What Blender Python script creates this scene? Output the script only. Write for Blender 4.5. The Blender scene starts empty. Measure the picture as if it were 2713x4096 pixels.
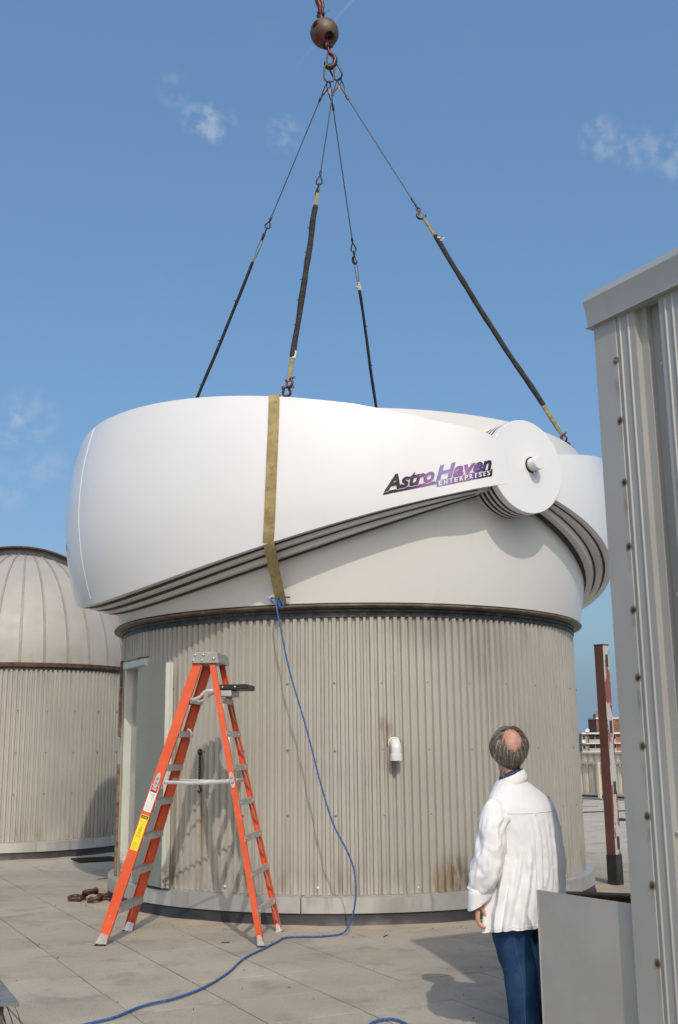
import bpy, bmesh, math, random
from math import sin, cos, pi, radians, sqrt
from mathutils import Vector, Matrix, noise
random.seed(7)
S = bpy.context.scene
COL = S.collection

# ------------------------------------------------------------------ camera, sky, sun, exposure
PITCH, ROLL, CAMH = 0.2138, 0.0118, 1.6
fw = Vector((0, cos(PITCH), sin(PITCH)))
r0 = Vector((1, 0, 0)); u0 = Vector((0, -sin(PITCH), cos(PITCH)))
rt = cos(ROLL)*r0 - sin(ROLL)*u0
up = sin(ROLL)*r0 + cos(ROLL)*u0
cam = bpy.data.cameras.new('camera')
cam.sensor_fit = 'VERTICAL'; cam.sensor_height = 36.0; cam.sensor_width = 23.84
cam.lens = 38.187; cam.clip_start = 0.05; cam.clip_end = 3000
co = bpy.data.objects.new('camera', cam); COL.objects.link(co)
co.matrix_world = Matrix(((rt.x, up.x, -fw.x, 0), (rt.y, up.y, -fw.y, 0), (rt.z, up.z, -fw.z, CAMH), (0, 0, 0, 1)))
S.camera = co

SUN_AZ, SUN_EL = radians(10.5), radians(42.5)        # sun stands behind the camera, a little to the right
sdir = Vector((sin(SUN_AZ)*cos(SUN_EL), -cos(SUN_AZ)*cos(SUN_EL), sin(SUN_EL)))
sun = bpy.data.lights.new('sun', 'SUN'); sun.energy = 2.0; sun.angle = radians(0.55); sun.color = (1.0, 0.915, 0.79)
so = bpy.data.objects.new('sun', sun); COL.objects.link(so)
so.rotation_euler = sdir.to_track_quat('Z', 'Y').to_euler(); so.location = sdir*40

S.view_settings.view_transform = 'Standard'
try: S.view_settings.look = 'None'
except Exception: pass
S.view_settings.gamma = 1.0; S.view_settings.exposure = -0.04; S.view_settings.use_curve_mapping = False

W = bpy.data.worlds.new('World'); S.world = W; W.use_nodes = True
wt = W.node_tree; wt.nodes.clear()
def wn(t, **k):
    n = wt.nodes.new(t)
    for a, b in k.items(): setattr(n, a, b)
    return n
def wmath(op, a, b=None, c=None, clamp=False):
    n = wn('ShaderNodeMath', operation=op, use_clamp=clamp)
    for i, v in enumerate((a, b, c)):
        if v is None: continue
        if isinstance(v, (int, float)): n.inputs[i].default_value = v
        else: wt.links.new(v, n.inputs[i])
    return n.outputs[0]
sky = wn('ShaderNodeTexSky', sky_type='NISHITA')
sky.sun_disc = False; sky.sun_elevation = SUN_EL; sky.sun_rotation = pi - SUN_AZ
sky.altitude = 120; sky.air_density = 1.25; sky.dust_density = 3.6; sky.ozone_density = 3.0
tc = wn('ShaderNodeTexCoord'); dirv = tc.outputs['Generated']
def vdot(v):
    n = wn('ShaderNodeVectorMath', operation='DOT_PRODUCT'); wt.links.new(dirv, n.inputs[0]); n.inputs[1].default_value = v
    return n.outputs['Value']
def smooth(val, a, b):
    n = wn('ShaderNodeMapRange', interpolation_type='SMOOTHSTEP'); wt.links.new(val, n.inputs[0])
    n.inputs[1].default_value = a; n.inputs[2].default_value = b; n.inputs[3].default_value = 0; n.inputs[4].default_value = 1
    return n.outputs[0]
nz = wn('ShaderNodeTexNoise'); wt.links.new(dirv, nz.inputs['Vector']); nz.inputs['Scale'].default_value = 70; nz.inputs['Detail'].default_value = 6; nz.inputs['Roughness'].default_value = 0.52
nz2 = wn('ShaderNodeTexNoise'); wt.links.new(dirv, nz2.inputs['Vector']); nz2.inputs['Scale'].default_value = 6; nz2.inputs['Detail'].default_value = 2
cl = None
for d, rad, amt in (((-.1015, .844, .527), .0135, 1.15), ((-.119, .841, .530), .011, .7), ((-.043, .852, .521), .0135, .7), ((.226, .834, .503), .015, .75),
                    ((.254, .833, .492), .016, .6), ((.291, .825, .484), .020, .85), ((-.272, .918, .288), .021, .5), ((-.259, .934, .247), .017, .45),
                    ((-.292, .929, .228), .018, .4), ((-.290, .915, .280), .016, .5), ((-.137, .826, .547), .012, .4)):
    v = Vector(d).normalized()
    m = smooth(vdot(v), cos(rad*1.5), cos(rad*0.25))
    m = wmath('MULTIPLY', m, amt)
    cl = m if cl is None else wmath('ADD', cl, m, clamp=True)
wisp = wmath('MULTIPLY', smooth(nz2.outputs['Fac'], .60, .80), .5)
n1 = Vector((.016, .793, .608)).cross(Vector((-.098, .857, .505))).normalized()
trail = wmath('SUBTRACT', 1.0, smooth(wmath('ABSOLUTE', vdot(n1)), 0.0004, 0.0021))
tdir = (Vector((.016, .793, .608)) - Vector((-.098, .857, .505))).normalized()
trail = wmath('MULTIPLY', trail, smooth(vdot(tdir), -.02, .14))
cl = wmath('ADD', cl, wmath('MULTIPLY', wisp, 0.10), clamp=True)
cf = wmath('MULTIPLY', wmath('MULTIPLY', cl, smooth(nz.outputs['Fac'], .36, .68)), .46)
cf = wmath('ADD', cf, wmath('MULTIPLY', trail, .17), clamp=True)
mx = wn('ShaderNodeMix', data_type='RGBA'); wt.links.new(cf, mx.inputs['Factor']); hz_ = wn('ShaderNodeMix', data_type='RGBA'); sepd = wn('ShaderNodeSeparateXYZ'); wt.links.new(dirv, sepd.inputs[0])
away = wmath('SUBTRACT', 1.0, smooth(vdot(sdir), -.25, .75))      # the haze stays white round the sun, blue away from it
wt.links.new(wmath('MULTIPLY', away, wmath('ADD', wmath('MULTIPLY', wmath('SUBTRACT', 1.0, smooth(sepd.outputs['Z'], -.01, .11)), .50), .44)), hz_.inputs['Factor']); wt.links.new(sky.outputs[0], hz_.inputs['A']); hc_ = wn('ShaderNodeMix', data_type='RGBA'); hc_.inputs['A'].default_value = (1.95, 2.50, 3.20, 1); hc_.inputs['B'].default_value = (1.22, 2.14, 3.58, 1)
wt.links.new(smooth(sepd.outputs['Z'], .0, .22), hc_.inputs['Factor']); wt.links.new(hc_.outputs['Result'], hz_.inputs['B'])   # even blue haze
tint = wn('ShaderNodeMix', data_type='RGBA', blend_type='MULTIPLY'); wt.links.new(away, tint.inputs['Factor']); wt.links.new(hz_.outputs['Result'], tint.inputs['A']); tint.inputs['B'].default_value = (.83, .965, 1.045, 1)
wt.links.new(tint.outputs['Result'], mx.inputs['A']); mx.inputs['B'].default_value = (3.7, 4.1, 4.7, 1)
bg = wn('ShaderNodeBackground'); bg.inputs['Strength'].default_value = 0.15
wt.links.new(mx.outputs['Result'], bg.inputs['Color'])
wo = wn('ShaderNodeOutputWorld'); wt.links.new(bg.outputs[0], wo.inputs[0])

# ------------------------------------------------------------------ materials
class NB:
    """small node builder"""
    def __init__(s, name):
        s.m = bpy.data.materials.new(name); s.m.use_nodes = True; s.t = s.m.node_tree
        s.b = s.t.nodes['Principled BSDF']; s.geo = None
    def n(s, t, **k):
        n = s.t.nodes.new(t)
        for a, b in k.items(): setattr(n, a, b)
        return n
    def pos(s):
        if s.geo is None: s.geo = s.n('ShaderNodeNewGeometry')
        return s.geo.outputs['Position']
    def put(s, sock, v):
        if isinstance(v, (int, float)): sock.default_value = v
        elif isinstance(v, (tuple, list)): sock.default_value = (*v, 1) if len(v) == 3 and len(sock.default_value) == 4 else v
        else: s.t.links.new(v, sock)
    def math(s, op, a, b=None, clamp=False):
        n = s.n('ShaderNodeMath', operation=op, use_clamp=clamp); s.put(n.inputs[0], a)
        if b is not None: s.put(n.inputs[1], b)
        return n.outputs[0]
    def noise(s, scale, detail=3, rough=.55, sc3=None, vec=None):
        v = vec or s.pos()
        if sc3:
            mp = s.n('ShaderNodeMapping'); s.t.links.new(v, mp.inputs[0]); mp.inputs['Scale'].default_value = sc3; v = mp.outputs[0]
        n = s.n('ShaderNodeTexNoise'); s.t.links.new(v, n.inputs['Vector'])
        n.inputs['Scale'].default_value = scale; n.inputs['Detail'].default_value = detail; n.inputs['Roughness'].default_value = rough
        return n.outputs['Fac']
    def rng(s, v, a, b, c=0., d=1., smooth=True):
        n = s.n('ShaderNodeMapRange', interpolation_type='SMOOTHSTEP' if smooth else 'LINEAR'); s.put(n.inputs[0], v)
        for i, x in enumerate((a, b, c, d)): n.inputs[i+1].default_value = x
        return n.outputs[0]
    def mix(s, f, a, b, blend='MIX'):
        n = s.n('ShaderNodeMix', data_type='RGBA', blend_type=blend); s.put(n.inputs['Factor'], f); s.put(n.inputs['A'], a); s.put(n.inputs['B'], b)
        return n.outputs['Result']
    def blob(s, c, r, inner=.2, vec=None):
        """1 inside an ellipsoid at c (metres), fading to 0"""
        mp = s.n('ShaderNodeVectorMath', operation='SUBTRACT'); s.put(mp.inputs[0], vec or s.pos()); mp.inputs[1].default_value = c
        dv = s.n('ShaderNodeVectorMath', operation='DIVIDE'); s.t.links.new(mp.outputs[0], dv.inputs[0]); dv.inputs[1].default_value = r
        ln = s.n('ShaderNodeVectorMath', operation='LENGTH'); s.t.links.new(dv.outputs[0], ln.inputs[0])
        return s.rng(ln.outputs['Value'], inner, 1., 1., 0.)
    def bump(s, h, strength=.3, dist=.01):
        n = s.n('ShaderNodeBump'); n.inputs['Strength'].default_value = strength; n.inputs['Distance'].default_value = dist
        s.put(n.inputs['Height'], h); s.t.links.new(n.outputs[0], s.b.inputs['Normal'])
    def rand(s):
        return s.n('ShaderNodeObjectInfo').outputs['Random']
    def out(s, col, rough=.6, metal=0., spec=None, coat=None):
        s.put(s.b.inputs['Base Color'], col); s.put(s.b.inputs['Roughness'], rough); s.put(s.b.inputs['Metallic'], metal)
        if spec is not None: s.b.inputs['Specular IOR Level'].default_value = spec
        if coat is not None: s.b.inputs['Coat Weight'].default_value = coat
        return s.m

def simple(name, c, rough=.6, metal=0., var=.15, scale=8., bump=0., bscale=60., c2=None, amt=.5, rvar=.08, spec=None):
    b = NB(name)
    f = b.noise(scale, 4)
    dark = tuple(x*(1-var) for x in c); lite = tuple(min(1, x*(1+var)) for x in c)
    col = b.mix(b.rng(f, .3, .7), dark, lite)
    if c2: col = b.mix(b.math('MULTIPLY', b.rng(b.noise(scale*1.7, 6, .65), .5, .66), amt), col, c2)
    r = b.rng(b.noise(scale*2.3, 3), .3, .7, max(.02, rough-rvar), min(1, rough+rvar))
    if bump: b.bump(b.noise(bscale, 4), bump, .004)
    return b.out(col, r, metal, spec)

XC, YC = 0.0882, 13.3129
DC = Vector((XC, YC, 0))
def dpos(th, R, z):                       # th in degrees, 0 = towards the camera side, + = right
    a = radians(th); return (XC + R*sin(a), YC - R*cos(a), z)

def corr_mat(name, stains):
    b = NB(name)
    sep = b.n('ShaderNodeSeparateXYZ'); b.t.links.new(b.pos(), sep.inputs[0]); z = sep.outputs['Z']
    col = b.mix(b.rng(b.noise(.9, 3), .3, .7), (.395, .374, .328), (.445, .424, .374))
    streak = b.noise(14, 4, .6, sc3=(1, 1, .05))
    col = b.mix(b.math('MULTIPLY', b.rng(streak, .55, .75), .30), col, (.22, .195, .155))
    fine = b.noise(40, 3, .6, sc3=(1, 1, .12))
    col = b.mix(b.math('MULTIPLY', b.rng(fine, .5, .8), .16), col, (.46, .43, .37))
    # grime washed down from the ring at the top and splashed up at the foot
    top = b.math('MULTIPLY', b.rng(z, 2.45, 2.86), b.rng(b.noise(7, 5, .65, sc3=(1, 1, .12)), .42, .68))
    col = b.mix(b.math('MULTIPLY', top, .38), col, (.19, .18, .15))
    bot = b.math('MULTIPLY', b.rng(z, .75, .28), b.rng(b.noise(5, 5, .65, sc3=(1, 1, .3)), .40, .66))
    col = b.mix(b.math('MULTIPLY', bot, .5), col, (.17, .14, .10))
    for c, r, cc, am, sc in stains:
        m = b.math('MULTIPLY', b.blob(c, r), b.rng(b.noise(22, 4, .6, sc3=(1, 1, sc)), .30, .62))
        col = b.mix(b.math('MULTIPLY', m, am, clamp=True), col, cc)
    b.bump(b.noise(9, 3), .12, .01)
    return b.out(col, b.rng(b.noise(6, 3), .3, .7, .42, .58), 0., spec=.35)

M = {}
M['corr'] = corr_mat('painted corrugated steel', [
    (dpos(17, 2.69, 2.8), (.50, .25, .40), (.17, .16, .135), .5, .05),
    (dpos(31, 2.69, 2.6), (.45, .4, .5), (.20, .19, .16), .4, .05),
    (dpos(22, 2.69, .30), (.40, .25, .40), (.10, .075, .04), .8, .25),
    (dpos(19, 2.69, .36), (.20, .2, .22), (.30, .20, .07), .55, .25),
    (dpos(39, 2.69, .3), (.6, .5, .28), (.13, .11, .07), .6, .3),
    (dpos(-33, 2.69, .95), (.045, .2, .42), (.22, .11, .035), .85, .08),
    (dpos(-33, 2.69, .75), (.035, .2, .55), (.30, .20, .09), .7, .04),
    (dpos(-33, 2.69, 1.42), (.035, .2, .22), (.09, .06, .035), .7, .2),
    (dpos(7, 2.69, 1.78), (.11, .2, .16), (.20, .15, .09), .75, .3),
    (dpos(7, 2.69, 1.55), (.13, .2, .22), (.25, .20, .13), .55, .1),
    (dpos(-45, 2.69, .36), (.5, .5, .25), (.10, .085, .06), .55, .3)])
M['gel'] = (lambda b: b.out(b.mix(b.rng(b.noise(.8, 4), .35, .7), (.765, .77, .77), (.735, .74, .738)),
            b.rng(b.noise(2.5, 4), .35, .7, .16, .26), 0., spec=.5))(NB('white gelcoat'))
def gel_base():
    b = NB('white gelcoat with rain dirt')
    col = b.mix(b.rng(b.noise(.5, 2), .3, .7), (.70, .685, .65), (.68, .668, .632))
    st = b.math('MULTIPLY', b.rng(b.noise(16, 3, .5, sc3=(1, 1, .04)), .58, .78), .10)
    col = b.mix(st, col, (.52, .49, .42))
    return b.out(col, b.rng(b.noise(.7, 2), .3, .7, .18, .26), 0.)
M['gelb'] = gel_base()
M['rubber'] = simple('black rubber', (.012, .012, .012), .55, var=.3)
M['skirt'] = simple('brown stained skirt', (.16, .115, .075), .5, var=.25, scale=5, c2=(.33, .30, .25), amt=.5)
M['darkring'] = simple('dark ring steel', (.052, .055, .054), .5, .3, var=.35, scale=9, c2=(.16, .16, .15), amt=.5)
M['galv'] = None
def galv():
    b = NB('galvanised flashing')
    col = b.mix(b.rng(b.noise(2.2, 4), .35, .65), (.48, .47, .44), (.60, .59, .56))
    st = b.math('MULTIPLY', b.rng(b.noise(9, 4, .6, sc3=(1, 1, .08)), .52, .72), .5)
    col = b.mix(st, col, (.28, .25, .18))
    return b.out(col, b.rng(b.noise(3.5, 3, sc3=(1, 1, .4)), .3, .7, .34, .5), .55)
M['galv'] = galv()
M['tar'] = simple('bitumen curb', (.026, .026, .026), .55, var=.3, scale=3, bump=.5, bscale=18, c2=(.055, .052, .048), amt=.5)
M['mortar'] = simple('sandy mortar', (.40, .335, .245), .92, var=.12, scale=3, bump=.6, bscale=90, c2=(.32, .29, .24), amt=.6)
M['doorpaint'] = simple('grey green door paint', (.235, .242, .208), .65, var=.05, scale=2, c2=(.20, .21, .18), amt=.3)
def doorframe():
    b = NB('pale door frame paint')
    sep = b.n('ShaderNodeSeparateXYZ'); b.t.links.new(b.pos(), sep.inputs[0]); z = sep.outputs['Z']
    col = b.mix(b.rng(b.noise(3, 3), .3, .7), (.52, .54, .47), (.60, .61, .54))
    rust = b.math('MULTIPLY', b.rng(z, .62, .27), b.rng(b.noise(16, 5, .7), .42, .58))
    col = b.mix(rust, col, (.16, .055, .015))
    return b.out(col, .5)
M['doorframe'] = doorframe()
M['wood'] = simple('weathered wood', (.20, .115, .06), .85, var=.35, scale=14, c2=(.30, .22, .15), amt=.6, bump=.3, bscale=70)
M['pvc'] = simple('white pvc', (.72, .71, .69), .32, var=.03, scale=4)
M['interior'] = simple('dark interior', (.05, .05, .048), .9)
M['rustblack'] = simple('blackened rusty steel', (.030, .024, .020), .6, .4, var=.4, scale=30, c2=(.16, .06, .02), amt=.7)
def silver():
    b = NB('aluminium painted dome sheet')
    col = b.mix(b.rng(b.noise(2.0, 4), .3, .7), (.385, .362, .325), (.43, .405, .368))
    rnd = b.math('MULTIPLY', b.rand(), .12)
    col = b.mix(rnd, col, (.38, .36, .33))
    sep = b.n('ShaderNodeSeparateXYZ'); b.t.links.new(b.pos(), sep.inputs[0])
    st = b.math('MULTIPLY', b.rng(sep.outputs['Z'], 3.35, 2.95), b.rng(b.noise(6, 4, .6), .45, .7))
    col = b.mix(b.math('MULTIPLY', st, .4), col, (.30, .24, .16))
    return b.out(col, b.rng(b.noise(5, 3), .3, .7, .54, .64), .12, spec=.35)
M['silver'] = silver()
M['brownsteel'] = simple('rusty brown steel', (.085, .050, .033), .75, .2, var=.4, scale=12, c2=(.17, .075, .03), amt=.6)
M['darksteel'] = simple('dark painted steel', (.055, .056, .056), .55, .2, var=.25, scale=10)
def paver():
    b = NB('exposed aggregate paver')
    tcn = b.n('ShaderNodeTexCoord')
    c = b.mix(b.rng(b.noise(1.1, 4), .3, .7), (.355, .318, .255), (.435, .393, .318))
    c = b.mix(b.math('MULTIPLY', b.rand(), .38), c, (.29, .262, .215))
    big = b.rng(b.noise(.45, 3), .42, .62)
    c = b.mix(b.math('MULTIPLY', big, .25), c, (.43, .385, .31))
    gr = b.noise(190, 2, .7)
    c = b.mix(b.math('MULTIPLY', b.rng(gr, .54, .70), .55), c, (.13, .118, .098))
    g2 = b.noise(70, 3, .75); c = b.mix(b.math('MULTIPLY', b.rng(g2, .55, .72), .45), c, (.16, .145, .12)); c = b.mix(b.math('MULTIPLY', b.rng(g2, .45, .30), .35), c, (.60, .55, .46))
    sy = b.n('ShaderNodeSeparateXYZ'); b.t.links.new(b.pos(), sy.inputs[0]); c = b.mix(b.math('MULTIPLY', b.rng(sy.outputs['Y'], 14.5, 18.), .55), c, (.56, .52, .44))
    c = b.mix(b.math('MULTIPLY', b.rng(gr, .46, .34), .35), c, (.55, .51, .43))
    st = b.math('MULTIPLY', b.rng(b.noise(2.3, 6, .68), .50, .68), .55)
    c = b.mix(st, c, (.225, .205, .17))
    c = b.mix(b.math('MULTIPLY', b.rng(b.noise(.8, 4, .6), .52, .66), .3), c, (.50, .445, .35))
    sc = b.math('MULTIPLY', b.rng(b.noise(4.2, 4, .5, sc3=(1, 3, 1)), .66, .74), .5)
    c = b.mix(sc, c, (.52, .48, .40))
    b.bump(b.noise(150, 3, .65), .35, .006)
    return b.out(c, .93, 0., spec=.25)
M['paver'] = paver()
M['joint'] = simple('dirt in the joints', (.060, .052, .042), .95, var=.3, scale=20)
def orange():
    b = NB('orange fibreglass')
    c = b.mix(b.rng(b.noise(4, 4), .3, .7), (.62, .080, .018), (.70, .105, .030))
    c = b.mix(b.math('MULTIPLY', b.rng(b.noise(11, 5, .65), .54, .70), .4), c, (.70, .19, .09))
    c = b.mix(b.math('MULTIPLY', b.rng(b.noise(55, 3, .6, sc3=(1, 1, .35)), .69, .73), .7), c, (.80, .52, .42))
    c = b.mix(b.math('MULTIPLY', b.rng(b.noise(38, 4, .7), .66, .72), .5), c, (.30, .06, .03))
    return b.out(c, b.rng(b.noise(9, 3), .3, .7, .38, .55))
M['orange'] = orange()
M['alu'] = simple('mill aluminium', (.52, .51, .485), .42, .55, var=.1, scale=12, c2=(.36, .35, .33), amt=.5)
M['greycast'] = simple('grey cast cap', (.33, .325, .305), .5, .2, var=.08, scale=14)
M['rivet'] = simple('bright rivet', (.66, .64, .55), .3, .8, var=.05)
M['black'] = simple('black plastic', (.016, .016, .016), .45, var=.2)
M['feet'] = simple('dark rubber foot', (.03, .03, .03), .8)
M['stwhite'] = simple('white sticker', (.75, .75, .76), .4, var=.02)
M['styellow'] = simple('yellow sticker', (.80, .66, .03), .4, var=.03)
M['stred'] = simple('red print', (.55, .03, .04), .4, var=.02)
M['stblack'] = simple('black print', (.02, .02, .025), .4, var=.02)
M['stgrey'] = simple('grey small print', (.30, .30, .32), .5, var=.02)
M['stolive'] = simple('olive small print', (.20, .16, .02), .5, var=.02)
def redsteel():
    b = NB('worn red steel')
    c = b.mix(b.rng(b.noise(9, 4), .35, .65), (.16, .014, .020), (.22, .026, .03))
    c = b.mix(b.rng(b.noise(16, 5, .7), .47, .60), c, (.05, .042, .038))
    return b.out(c, .45, .3)
M['redsteel'] = redsteel()
def ballm():
    b = NB('rusty cast ball')
    c = b.mix(b.rng(b.noise(7, 5, .65), .35, .65), (.095, .064, .046), (.150, .110, .085))
    c = b.mix(b.rng(b.noise(6, 4, .6), .56, .68), c, (.24, .10, .035))
    low = b.blob((-.14, 13.22, 11.12), (.17, .2, .12))
    c = b.mix(b.math('MULTIPLY', low, b.rng(b.noise(9, 4), .3, .6)), c, (.19, .012, .018))
    tp = b.blob((-.13, 13.3, 11.47), (.14, .2, .04))
    c = b.mix(b.math('MULTIPLY', tp, .7), c, (.32, .06, .06))
    b.bump(b.noise(30, 4), .2, .006)
    return b.out(c, .55, .35)
M['ball'] = ballm()
M['wire'] = simple('steel wire rope', (.10, .085, .078), .5, .5, var=.4, scale=160)
M['links'] = simple('oiled steel link', (.085, .070, .058), .42, .6, var=.35, scale=25)
M['brass'] = simple('tan tag', (.36, .19, .10), .6, var=.2, scale=30)
M['sleeve'] = simple('black sling sleeve', (.016, .014, .014), .85, var=.4, scale=10, c2=(.05, .037, .03), amt=.6, bump=.8, bscale=30)
M['web'] = simple('olive nylon webbing', (.245, .225, .115), .85, var=.22, scale=16, c2=(.12, .095, .06), amt=.6, bump=.5, bscale=120)
M['strapm'] = simple('tan cargo webbing', (.335, .262, .120), .85, var=.2, scale=9, c2=(.17, .12, .06), amt=.5, bump=.5, bscale=90)
M['tape'] = simple('frayed pale tape', (.62, .58, .50), .8, var=.2, scale=40)
M['shackle'] = simple('rusted orange shackle', (.105, .058, .042), .5, .4, var=.35, scale=22, c2=(.48, .085, .03), amt=.8)
M['shackledark'] = simple('rusted dark shackle', (.085, .052, .038), .48, .4, var=.4, scale=20, c2=(.28, .05, .02), amt=.7)
def ropem():
    b = NB('braided blue rope')
    c = b.mix(b.rng(b.noise(260, 1), .45, .5), (.008, .055, .22), (.018, .115, .36))
    c = b.mix(b.rng(b.noise(190, 1, vec=None), .66, .69), c, (.45, .48, .50))
    c = b.mix(b.rng(b.noise(150, 1), .69, .72), c, (.35, .05, .04))
    return b.out(c, .7)
M['rope'] = ropem()
def shed(name, c1, c2):
    b = NB(name)
    c = b.mix(b.rng(b.noise(1.6, 4), .3, .7), c1, c2)
    c = b.mix(b.math('MULTIPLY', b.rng(b.noise(7, 4, .6, sc3=(1, 1, .1)), .55, .75), .25), c, tuple(x*.7 for x in c1))
    b.bump(b.noise(110, 3), .14, .003)
    return b, c
b_, c_ = shed('grey siding paint', (.355, .352, .332), (.395, .392, .370)); M['siding'] = b_.out(c_, .5, .1)
b_, c_ = shed('grey fascia paint', (.335, .352, .345), (.37, .385, .376)); M['fascia'] = b_.out(c_, .45, .1)
WC = Vector((1.385, 5.5)); WD = Vector((.5, -.866)); WN = Vector((-.866, -.5))
def wpt(s, d, z): return (WC.x + WD.x*s + WN.x*d, WC.y + WD.y*s + WN.y*d, z)
SCREWZ = [3.555, 3.229, 2.902, 2.57, 2.251, 1.919, 1.591, 1.264, .949, .605, .28]
def trimm():
    b, c = shed('corner trim paint with rust runs', (.36, .358, .338), (.405, .402, .380))
    for i, z in enumerate(SCREWZ):
        p = wpt(.147, .006, z)
        c = b.mix(b.math('MULTIPLY', b.blob(p, (.030, .030, .030), .35), .9), c, (.085, .040, .012))
        L = random.Random(i).uniform(.08, .2)
        p2 = wpt(.145, .006, z-L*.62)
        m = b.math('MULTIPLY', b.blob(p2, (.022, .022, L*.75), .1), b.rng(b.noise(35, 3, .6, sc3=(1, 1, .25)), .35, .6))
        c = b.mix(b.math('MULTIPLY', m, .55), c, (.16, .12, .07))
    return b.out(c, .5, .1)
M['trim'] = trimm()
M['screwrust'] = simple('rusty screw', (.07, .035, .018), .6, .4, var=.4, scale=60)
M['screw'] = simple('grey screw', (.24, .23, .21), .5, .4, var=.3, scale=60)
M['sheet'] = (lambda b: b.out(b.mix(b.rng(b.noise(2.5, 5, .6), .3, .7), (.40, .385, .355), (.46, .445, .41)), b.rng(b.noise(6, 4), .3, .7, .40, .56), .25))(NB('dull galvanised sheet'))
M['postred'] = simple('red oxide primer', (.130, .058, .048), .75, var=.15, scale=5, c2=(.11, .033, .026), amt=.5)
def postpeel():
    b = NB('peeling white over red oxide')
    n = b.noise(5, 6, .62, sc3=(1.6, 1.6, .5))
    c = b.mix(b.rng(n, .475, .50), (.245, .085, .07), (.47, .46, .44))
    c = b.mix(b.rng(b.noise(14, 5, .7, sc3=(1, 1, .4)), .60, .66), c, (.20, .055, .03))
    return b.out(c, .75)
M['postpeel'] = postpeel()
M['deckold'] = M['joint']
M['skin'] = (lambda b: b.out(b.mix(b.rng(b.noise(28, 4), .35, .65), (.50, .255, .195), (.58, .32, .25)), .5, 0., spec=.4))(NB('skin'))
M['skin'].node_tree.nodes['Principled BSDF'].inputs['Subsurface Weight'].default_value = .12
M['skin'].node_tree.nodes['Principled BSDF'].inputs['Subsurface Radius'].default_value = (.02, .008, .004)
M['shirt'] = (lambda b: (b.bump(b.noise(16, 5, .6, sc3=(1, 1, .45)), .22, .02), b.out(b.mix(b.rng(b.noise(5, 3), .35, .65), (.74, .74, .755), (.79, .79, .80)), .8, 0., spec=.2))[1])(NB('white cotton shirt'))
M['shirtin'] = simple('cream shirt front', (.66, .62, .55), .85, var=.06, scale=6)
def jeans():
    b = NB('blue denim')
    c = b.mix(b.rng(b.noise(7, 4), .35, .68), (.010, .034, .092), (.021, .063, .150))
    c = b.mix(b.math('MULTIPLY', b.rng(b.noise(420, 2), .5, .6), .25), c, (.06, .12, .22))
    b.bump(b.noise(14, 4, .6), .3, .02)
    return b.out(c, .85, spec=.2)
M['jeans'] = jeans()
M['seam'] = simple('pale denim seam', (.055, .105, .19), .85)
M['navy'] = simple('blue collar cloth', (.02, .035, .09), .8, var=.4, scale=60, c2=(.25, .27, .3), amt=.5)
def hairm(name, a, c, d):
    b = NB(name); r = b.rand()
    col = b.mix(b.rng(b.noise(45, 3), .35, .65), a, c)
    col = b.mix(b.rng(b.noise(22, 3), .52, .66), col, d)
    return b.out(col, .45, spec=.5)
M['hair'] = simple('greying brown hair', (.115, .092, .074), .5, var=.25, scale=30)
M['hair2'] = simple('grey hair', (.20, .172, .145), .45, var=.2, scale=30)
M['hair3'] = simple('pale grey hair', (.36, .325, .285), .45, var=.15, scale=30)
M['shoe'] = simple('brown shoe', (.06, .035, .02), .5)
M['brickfar'] = None
def brickm(name, c1, c2):
    b = NB(name)
    c = b.mix(b.rng(b.noise(.9, 4, .7), .35, .65), c1, c2)
    return b.out(c, .9)
M['brickfar'] = brickm('red brick', (.20, .085, .055), (.28, .13, .085))
M['brickbright'] = brickm('orange brick', (.36, .13, .07), (.42, .17, .10))
M['slab'] = simple('white painted slab', (.66, .64, .60), .8, var=.05, scale=.3)
M['spandrel'] = simple('pale grey spandrel', (.36, .36, .34), .7, var=.06, scale=.2)
M['glassdark'] = simple('dark window glass', (.03, .034, .036), .15, var=.3, scale=.3)
M['concretefar'] = simple('grey building wall', (.27, .265, .25), .8, var=.08, scale=.2)
M['fence'] = (lambda b: b.out(b.mix(b.rng(b.noise(1.2, 4), .3, .7), (.60, .52, .40), (.66, .58, .45)), .55))(NB('tan ribbed screen paint'))
M['fencerail'] = simple('tan rail paint', (.50, .45, .36), .55, var=.08, scale=3)
M['city'] = simple('street level asphalt', (.07, .068, .065), .9, var=.3, scale=.02)
M['deck'] = simple('deck slab concrete', (.33, .305, .26), .92, var=.1, scale=.4)
M['capsheet'] = simple('painted sheet metal cap', (.20, .215, .235), .45, .3, var=.12, scale=6)
M['stone'] = simple('mottled dark curb stone', (.075, .07, .06), .9, var=.4, scale=26, c2=(.14, .13, .11), amt=.7, bump=.6, bscale=60)
M['weed'] = simple('dry weed', (.17, .10, .045), .8, var=.35, scale=30, c2=(.16, .17, .05), amt=.7)
M['twig'] = simple('dry twig', (.10, .075, .05), .9, var=.3, scale=40)
M['grate'] = simple('dark iron grate', (.030, .026, .023), .7, .3, var=.4, scale=20)
M['cable'] = simple('black cable', (.012, .012, .012), .6)

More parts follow.
